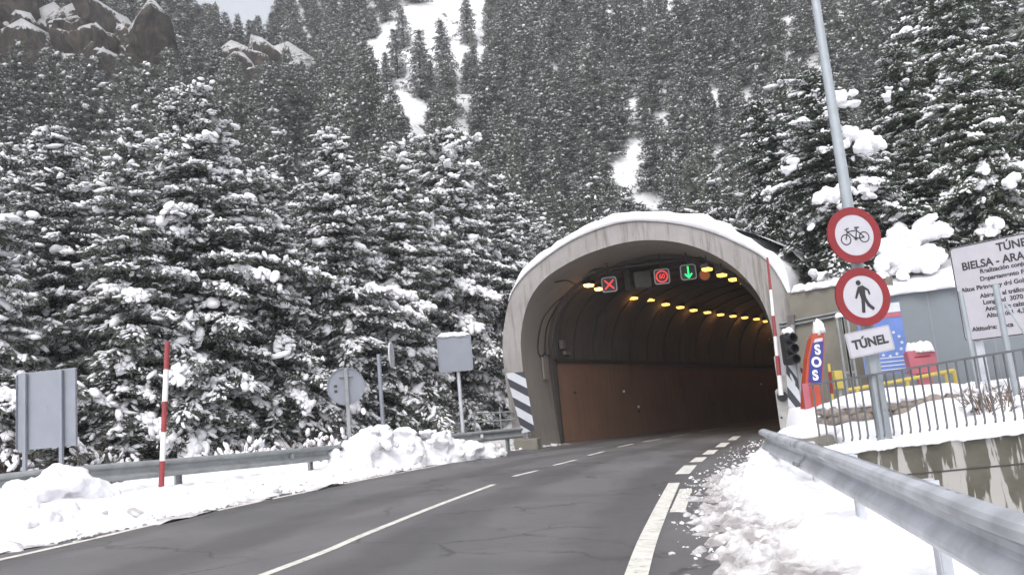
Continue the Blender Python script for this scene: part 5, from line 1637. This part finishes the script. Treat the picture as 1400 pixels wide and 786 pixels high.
# a few lone firs standing in the clearing
extra = []
for px, py, hp in ((576, 135, 82), (612, 118, 78), (545, 108, 60), (530, 128, 50), (592, 140, 50), (553, 66, 52), (528, 30, 46), (640, 62, 60)):
    d = ray(px, py); best = None
    for t in np.linspace(40, 175, 500):
        q = (d.x / d.y * t, t); zq = CAM_H + d.z / d.y * t
        if zq < float(hz(q[0], q[1])) : best = (q[0], t); break
    if best: extra.append((best[0], best[1], hp * best[1] / F_PX * 1.3))
order = sorted(keep, key=lambda i: C_[i, 1] + (1000 if not (-70 < bx[i] < 1460) else 0))
NTREE = 262
print('trees', len(order), 'extra', extra)
def zone(px, py, d):
    if d < 46:
        if px < 690: return ('snow covered pine in the dense stand behind the left guard rail', 'pines behind the left guard rail')
        if px < 1060: return ('snow dusted pine on the slope just above the tunnel mouth', 'pines just above the tunnel')
        return ('dark green pine on the slope behind the grey building', 'pines behind the grey building')
    if px < 420: return ('pine higher up the left slope below the brown rocks', 'pines below the rocks')
    if px < 760: return ('pine on the middle slope around the snowy clearing', 'pines around the clearing')
    return ('pine high on the right slope far above the tunnel', 'pines on the upper right slope')


for i in order[:NTREE]:
    x, y, H, rz, rr_ = C_[i]; d_ = math.hypot(x, y)
    lab, grp = zone(bx[i], by[i], d_)
    if d_ < 44:
        vi = int(rr_ * 97) % 4; me = NEAR[vi]; hh = 12
        if bx[i] > 1060: me = GREEN2 if rr_ < .65 else GREEN
        place_tree(me, x, y, H * 1.02 / hh, rz, lab, grp, zz[i])
    else:
        place_tree(MID[int(rr_ * 97) % 3], x, y, H / 11, rz, lab, grp, zz[i])
for x, y, H in extra:
    place_tree(MID[1], x, y, H / 11, x, 'lone dark fir standing on the white clearing high on the slope', 'firs on the snowy clearing', None, 1.6)
# the far wood as one mass
rest = order[NTREE:]
Vc, Fcx, Vs, Fs = [], [], [], []
def mesh_np(me):
    V = np.zeros(len(me.vertices) * 3, np.float32); me.vertices.foreach_get('co', V)
    Fx = np.zeros(len(me.loops), np.int32); me.loops.foreach_get('vertex_index', Fx)
    return V.reshape(-1, 3), Fx.reshape(-1, 3)


def far_tree(seed):
    g = np.random.default_rng(seed); Rf, pf = g.uniform(1.7, 2.9), g.uniform(.45, 1.0); sn = g.uniform(.55, .9); tp, td, sp, sd_ = [], [], [], []
    z = .5
    while z < 9.9:
        t = z / 10; prof = (Rf * (1 - t) ** pf + .12) * g.uniform(.65, 1.2)
        for k in range(8):
            a = g.uniform(0, 6.28); n_ = max(1, int(prof / .30))
            for q in range(n_):
                r_ = prof * (q + g.uniform(.4, 1.1)) / n_
                p = np.array([r_ * math.cos(a), r_ * math.sin(a), z + .25 * t * r_ - .22 * r_ + g.normal() * .08]); dv = np.array([math.cos(a), math.sin(a), -.1]) + g.normal(size=3) * .35
                tp.append(p); td.append(dv)
                if g.uniform() < sn: sp.append(p + [0, 0, .12]); sd_.append(dv)
        z += .42 * g.uniform(.8, 1.2)
    tm = [tuft_template(7, .60, .12, 400 + i, .9) for i in range(4)]; n_ = len(tp)
    V, Fa = scatter([q[0] for q in tm], tm[0][1], np.array(tp), np.array(td), np.tile([0, 0, 1.], (n_, 1)) + g.normal(size=(n_, 3)) * .3, np.repeat(g.uniform(.8, 1.25, (n_, 1)), 3, 1), g)
    octv = np.array([[1, 0, 0], [-1, 0, 0], [0, 1, 0], [0, -1, 0], [0, 0, 1], [0, 0, -1.]]); octf = np.array([[0, 2, 4], [2, 1, 4], [1, 3, 4], [3, 0, 4], [2, 0, 5], [1, 2, 5], [3, 1, 5], [0, 3, 5]])
    n_ = len(sp); V2, F2 = scatter([octv], octf, np.array(sp), np.array(sd_), np.tile([0, 0, 1.], (n_, 1)), np.array([.20, .12, .085]) * np.exp(g.normal(0, .35, (n_, 1))) * g.uniform(.8, 1.25, (n_, 3)), g)
    return V, Fa, V2, F2


src = bpy.data.collections.new('far_tree_kinds')
for k in range(8):
    V, Fa, V2, F2 = far_tree(500 + k)
    me = np_mesh('far_tree', np.vstack([V, V2]), np.vstack([Fa, F2 + len(V)]), 3)
    me.materials.append(M['needle']); me.materials.append(M['snow'])
    me.polygons.foreach_set('material_index', np.concatenate([np.zeros(len(Fa), np.int32), np.ones(len(F2), np.int32)]))
    src.objects.link(bpy.data.objects.new('far_tree', me))
if rest:
    me = bpy.data.meshes.new('far_wood'); me.from_pydata([(C_[i, 0], C_[i, 1], zz[i] - .1) for i in rest], [], [])
    for nm, vals in (('rot', [C_[i, 3] for i in rest]), ('scl', [C_[i, 2] / 10 for i in rest]), ('wid', [C_[i, 2] / 10 * (.75 + .6 * ((C_[i, 4] * 13.7) % 1)) for i in rest])):
        a_ = me.attributes.new(nm, 'FLOAT', 'POINT'); a_.data.foreach_set('value', np.array(vals, np.float32))
    a_ = me.attributes.new('kind_index', 'INT', 'POINT'); a_.data.foreach_set('value', np.array([int(C_[i, 4] * 97) % 8 for i in rest], np.int32))
    ng = bpy.data.node_groups.new('far_wood', 'GeometryNodeTree')
    ng.interface.new_socket('Geometry', in_out='INPUT', socket_type='NodeSocketGeometry'); ng.interface.new_socket('Geometry', in_out='OUTPUT', socket_type='NodeSocketGeometry')
    gi = ng.nodes.new('NodeGroupInput'); go = ng.nodes.new('NodeGroupOutput')
    ci = ng.nodes.new('GeometryNodeCollectionInfo'); ci.inputs['Collection'].default_value = src; ci.inputs['Separate Children'].default_value = True; ci.inputs['Reset Children'].default_value = True
    ip = ng.nodes.new('GeometryNodeInstanceOnPoints'); ip.inputs['Pick Instance'].default_value = True
    def na(nm, dt):
        n_ = ng.nodes.new('GeometryNodeInputNamedAttribute'); n_.data_type = dt; n_.inputs['Name'].default_value = nm; return n_.outputs['Attribute']
    cx = ng.nodes.new('ShaderNodeCombineXYZ'); ng.links.new(na('rot', 'FLOAT'), cx.inputs['Z'])
    er = ng.nodes.new('FunctionNodeEulerToRotation'); ng.links.new(cx.outputs[0], er.inputs[0])
    ng.links.new(gi.outputs[0], ip.inputs['Points']); ng.links.new(ci.outputs[0], ip.inputs['Instance']); ng.links.new(er.outputs[0], ip.inputs['Rotation'])
    c2 = ng.nodes.new('ShaderNodeCombineXYZ'); ng.links.new(na('wid', 'FLOAT'), c2.inputs['X']); ng.links.new(na('wid', 'FLOAT'), c2.inputs['Y']); ng.links.new(na('scl', 'FLOAT'), c2.inputs['Z']); ng.links.new(c2.outputs[0], ip.inputs['Scale']); ng.links.new(na('kind_index', 'INT'), ip.inputs['Instance Index'])
    ng.links.new(ip.outputs[0], go.inputs[0])
    o = bpy.data.objects.new('far_wood', me); COL.objects.link(o); tag(o, kind='stuff')
    md = o.modifiers.new('far_wood', 'NODES'); md.node_group = ng
    print('far', len(rest))

# ------------------------------------------------------------------ rock cliffs high on the left
for k, (x, y, w_, d_, h_) in enumerate(ROCKS):
    g = np.random.default_rng(600 + k); z0_ = float(hz(x, y)) - 1.0
    RL, RF = lumps(2, 10, .55, 640 + k)
    # angular blocks: snap the lumps to a few flat faces
    blocks = []
    for q in RL:
        nn_ = g.normal(size=(9, 3)) * [1, 1, .55]; nn_ /= np.linalg.norm(nn_, axis=1, keepdims=True); q = q.copy()
        for n_ in nn_:
            d_n = q @ n_; lim = g.uniform(.45, .75); over = np.clip(d_n - lim, 0, None); q = q - over[:, None] * n_
        blocks.append(q)
    nblk = 520; rp, rs_, rx_ = [], [], []
    for _ in range(nblk):
        a_, e_ = g.uniform(math.pi, 2 * math.pi), g.uniform(-.15, 1.3); rr__ = g.uniform(.72, 1.0)
        rp.append((x + w_ * rr__ * math.cos(a_) * math.cos(e_), y + d_ * rr__ * math.sin(a_) * math.cos(e_), z0_ + h_ * rr__ * math.sin(e_)))
        sz = math.exp(g.normal(.05, .6)) * (w_ / 11) ** .6
        rs_.append((sz * 1.25, sz * .95, sz * g.uniform(1.0, 1.9))); rx_.append((1, g.normal() * .35, g.normal() * .2 + .18))
    rp.append((x, y, z0_)); rs_.append((w_ * .9, d_ * .9, h_ * .9)); rx_.append((1, 0, 0))
    V, Fa = scatter(blocks, RF, np.array(rp), np.array(rx_), np.tile([.12, 0, 1.0], (len(rp), 1)) + g.normal(size=(len(rp), 3)) * .12, np.array(rs_), g)
    o = link_mesh('rock_cliff', np_mesh('rock_cliff', V, Fa, 3), M['rock'])
    tag(o, ['broad brown rock cliff with snowy ledges high at the top left', 'lower brown rock face below the broad cliff', 'brown rock knob below the patch of sky', 'brown cliff at the far left edge of the slope'][k], 'rock')

# ------------------------------------------------------------------ sky and light
wd_ = bpy.data.worlds.new('World'); SC.world = wd_; wd_.use_nodes = True
nt = wd_.node_tree; bg = nt.nodes['Background']
sky = nt.nodes.new('ShaderNodeTexSky'); sky.sky_type = 'NISHITA'; sky.sun_disc = False
EL, AZ = 52, 200
sky.sun_elevation = R(EL); sky.sun_rotation = R(AZ); sky.air_density = 1.0; sky.dust_density = 4.0; sky.ozone_density = 1.0
hs = nt.nodes.new('ShaderNodeHueSaturation'); hs.inputs['Saturation'].default_value = .24; hs.inputs['Value'].default_value = 3.1
lk(nt, sky.outputs['Color'], hs.inputs['Color']); lk(nt, hs.outputs['Color'], bg.inputs['Color'])
bg.inputs['Strength'].default_value = .15
sun = bpy.data.lights.new('sun', 'SUN'); sun.energy = 0.5; sun.angle = R(50); sun.color = (1.0, .98, .96)
so = bpy.data.objects.new('sun', sun); COL.objects.link(so)
so.rotation_euler = (R(90 - EL), 0, R(180 - AZ))
SC.view_settings.view_transform = 'Standard'; SC.view_settings.look = 'None'; SC.view_settings.gamma = 1; SC.view_settings.use_curve_mapping = False
SC.view_settings.exposure = -0.5
SC.render.engine = 'CYCLES'
SC.cycles.max_bounces = 8; SC.cycles.diffuse_bounces = 4

hz_lo, hz_hi = -8.0, 175.0
mb = MB(); mb.box((0, 85, (hz_lo + hz_hi) / 2), (430, 330, hz_hi - hz_lo))
hm = bpy.data.materials.new('haze'); hm.use_nodes = True; nt = hm.node_tree; nt.nodes.remove(nt.nodes['Principled BSDF'])
pv = nt.nodes.new('ShaderNodeVolumePrincipled'); pv.inputs['Color'].default_value = (.86, .88, .93, 1); pv.inputs['Density'].default_value = .0011; pv.inputs['Anisotropy'].default_value = .2
lk(nt, pv.outputs[0], nt.nodes['Material Output'].inputs['Volume'])
o = mb.build('haze', hm); tag(o, kind='stuff')
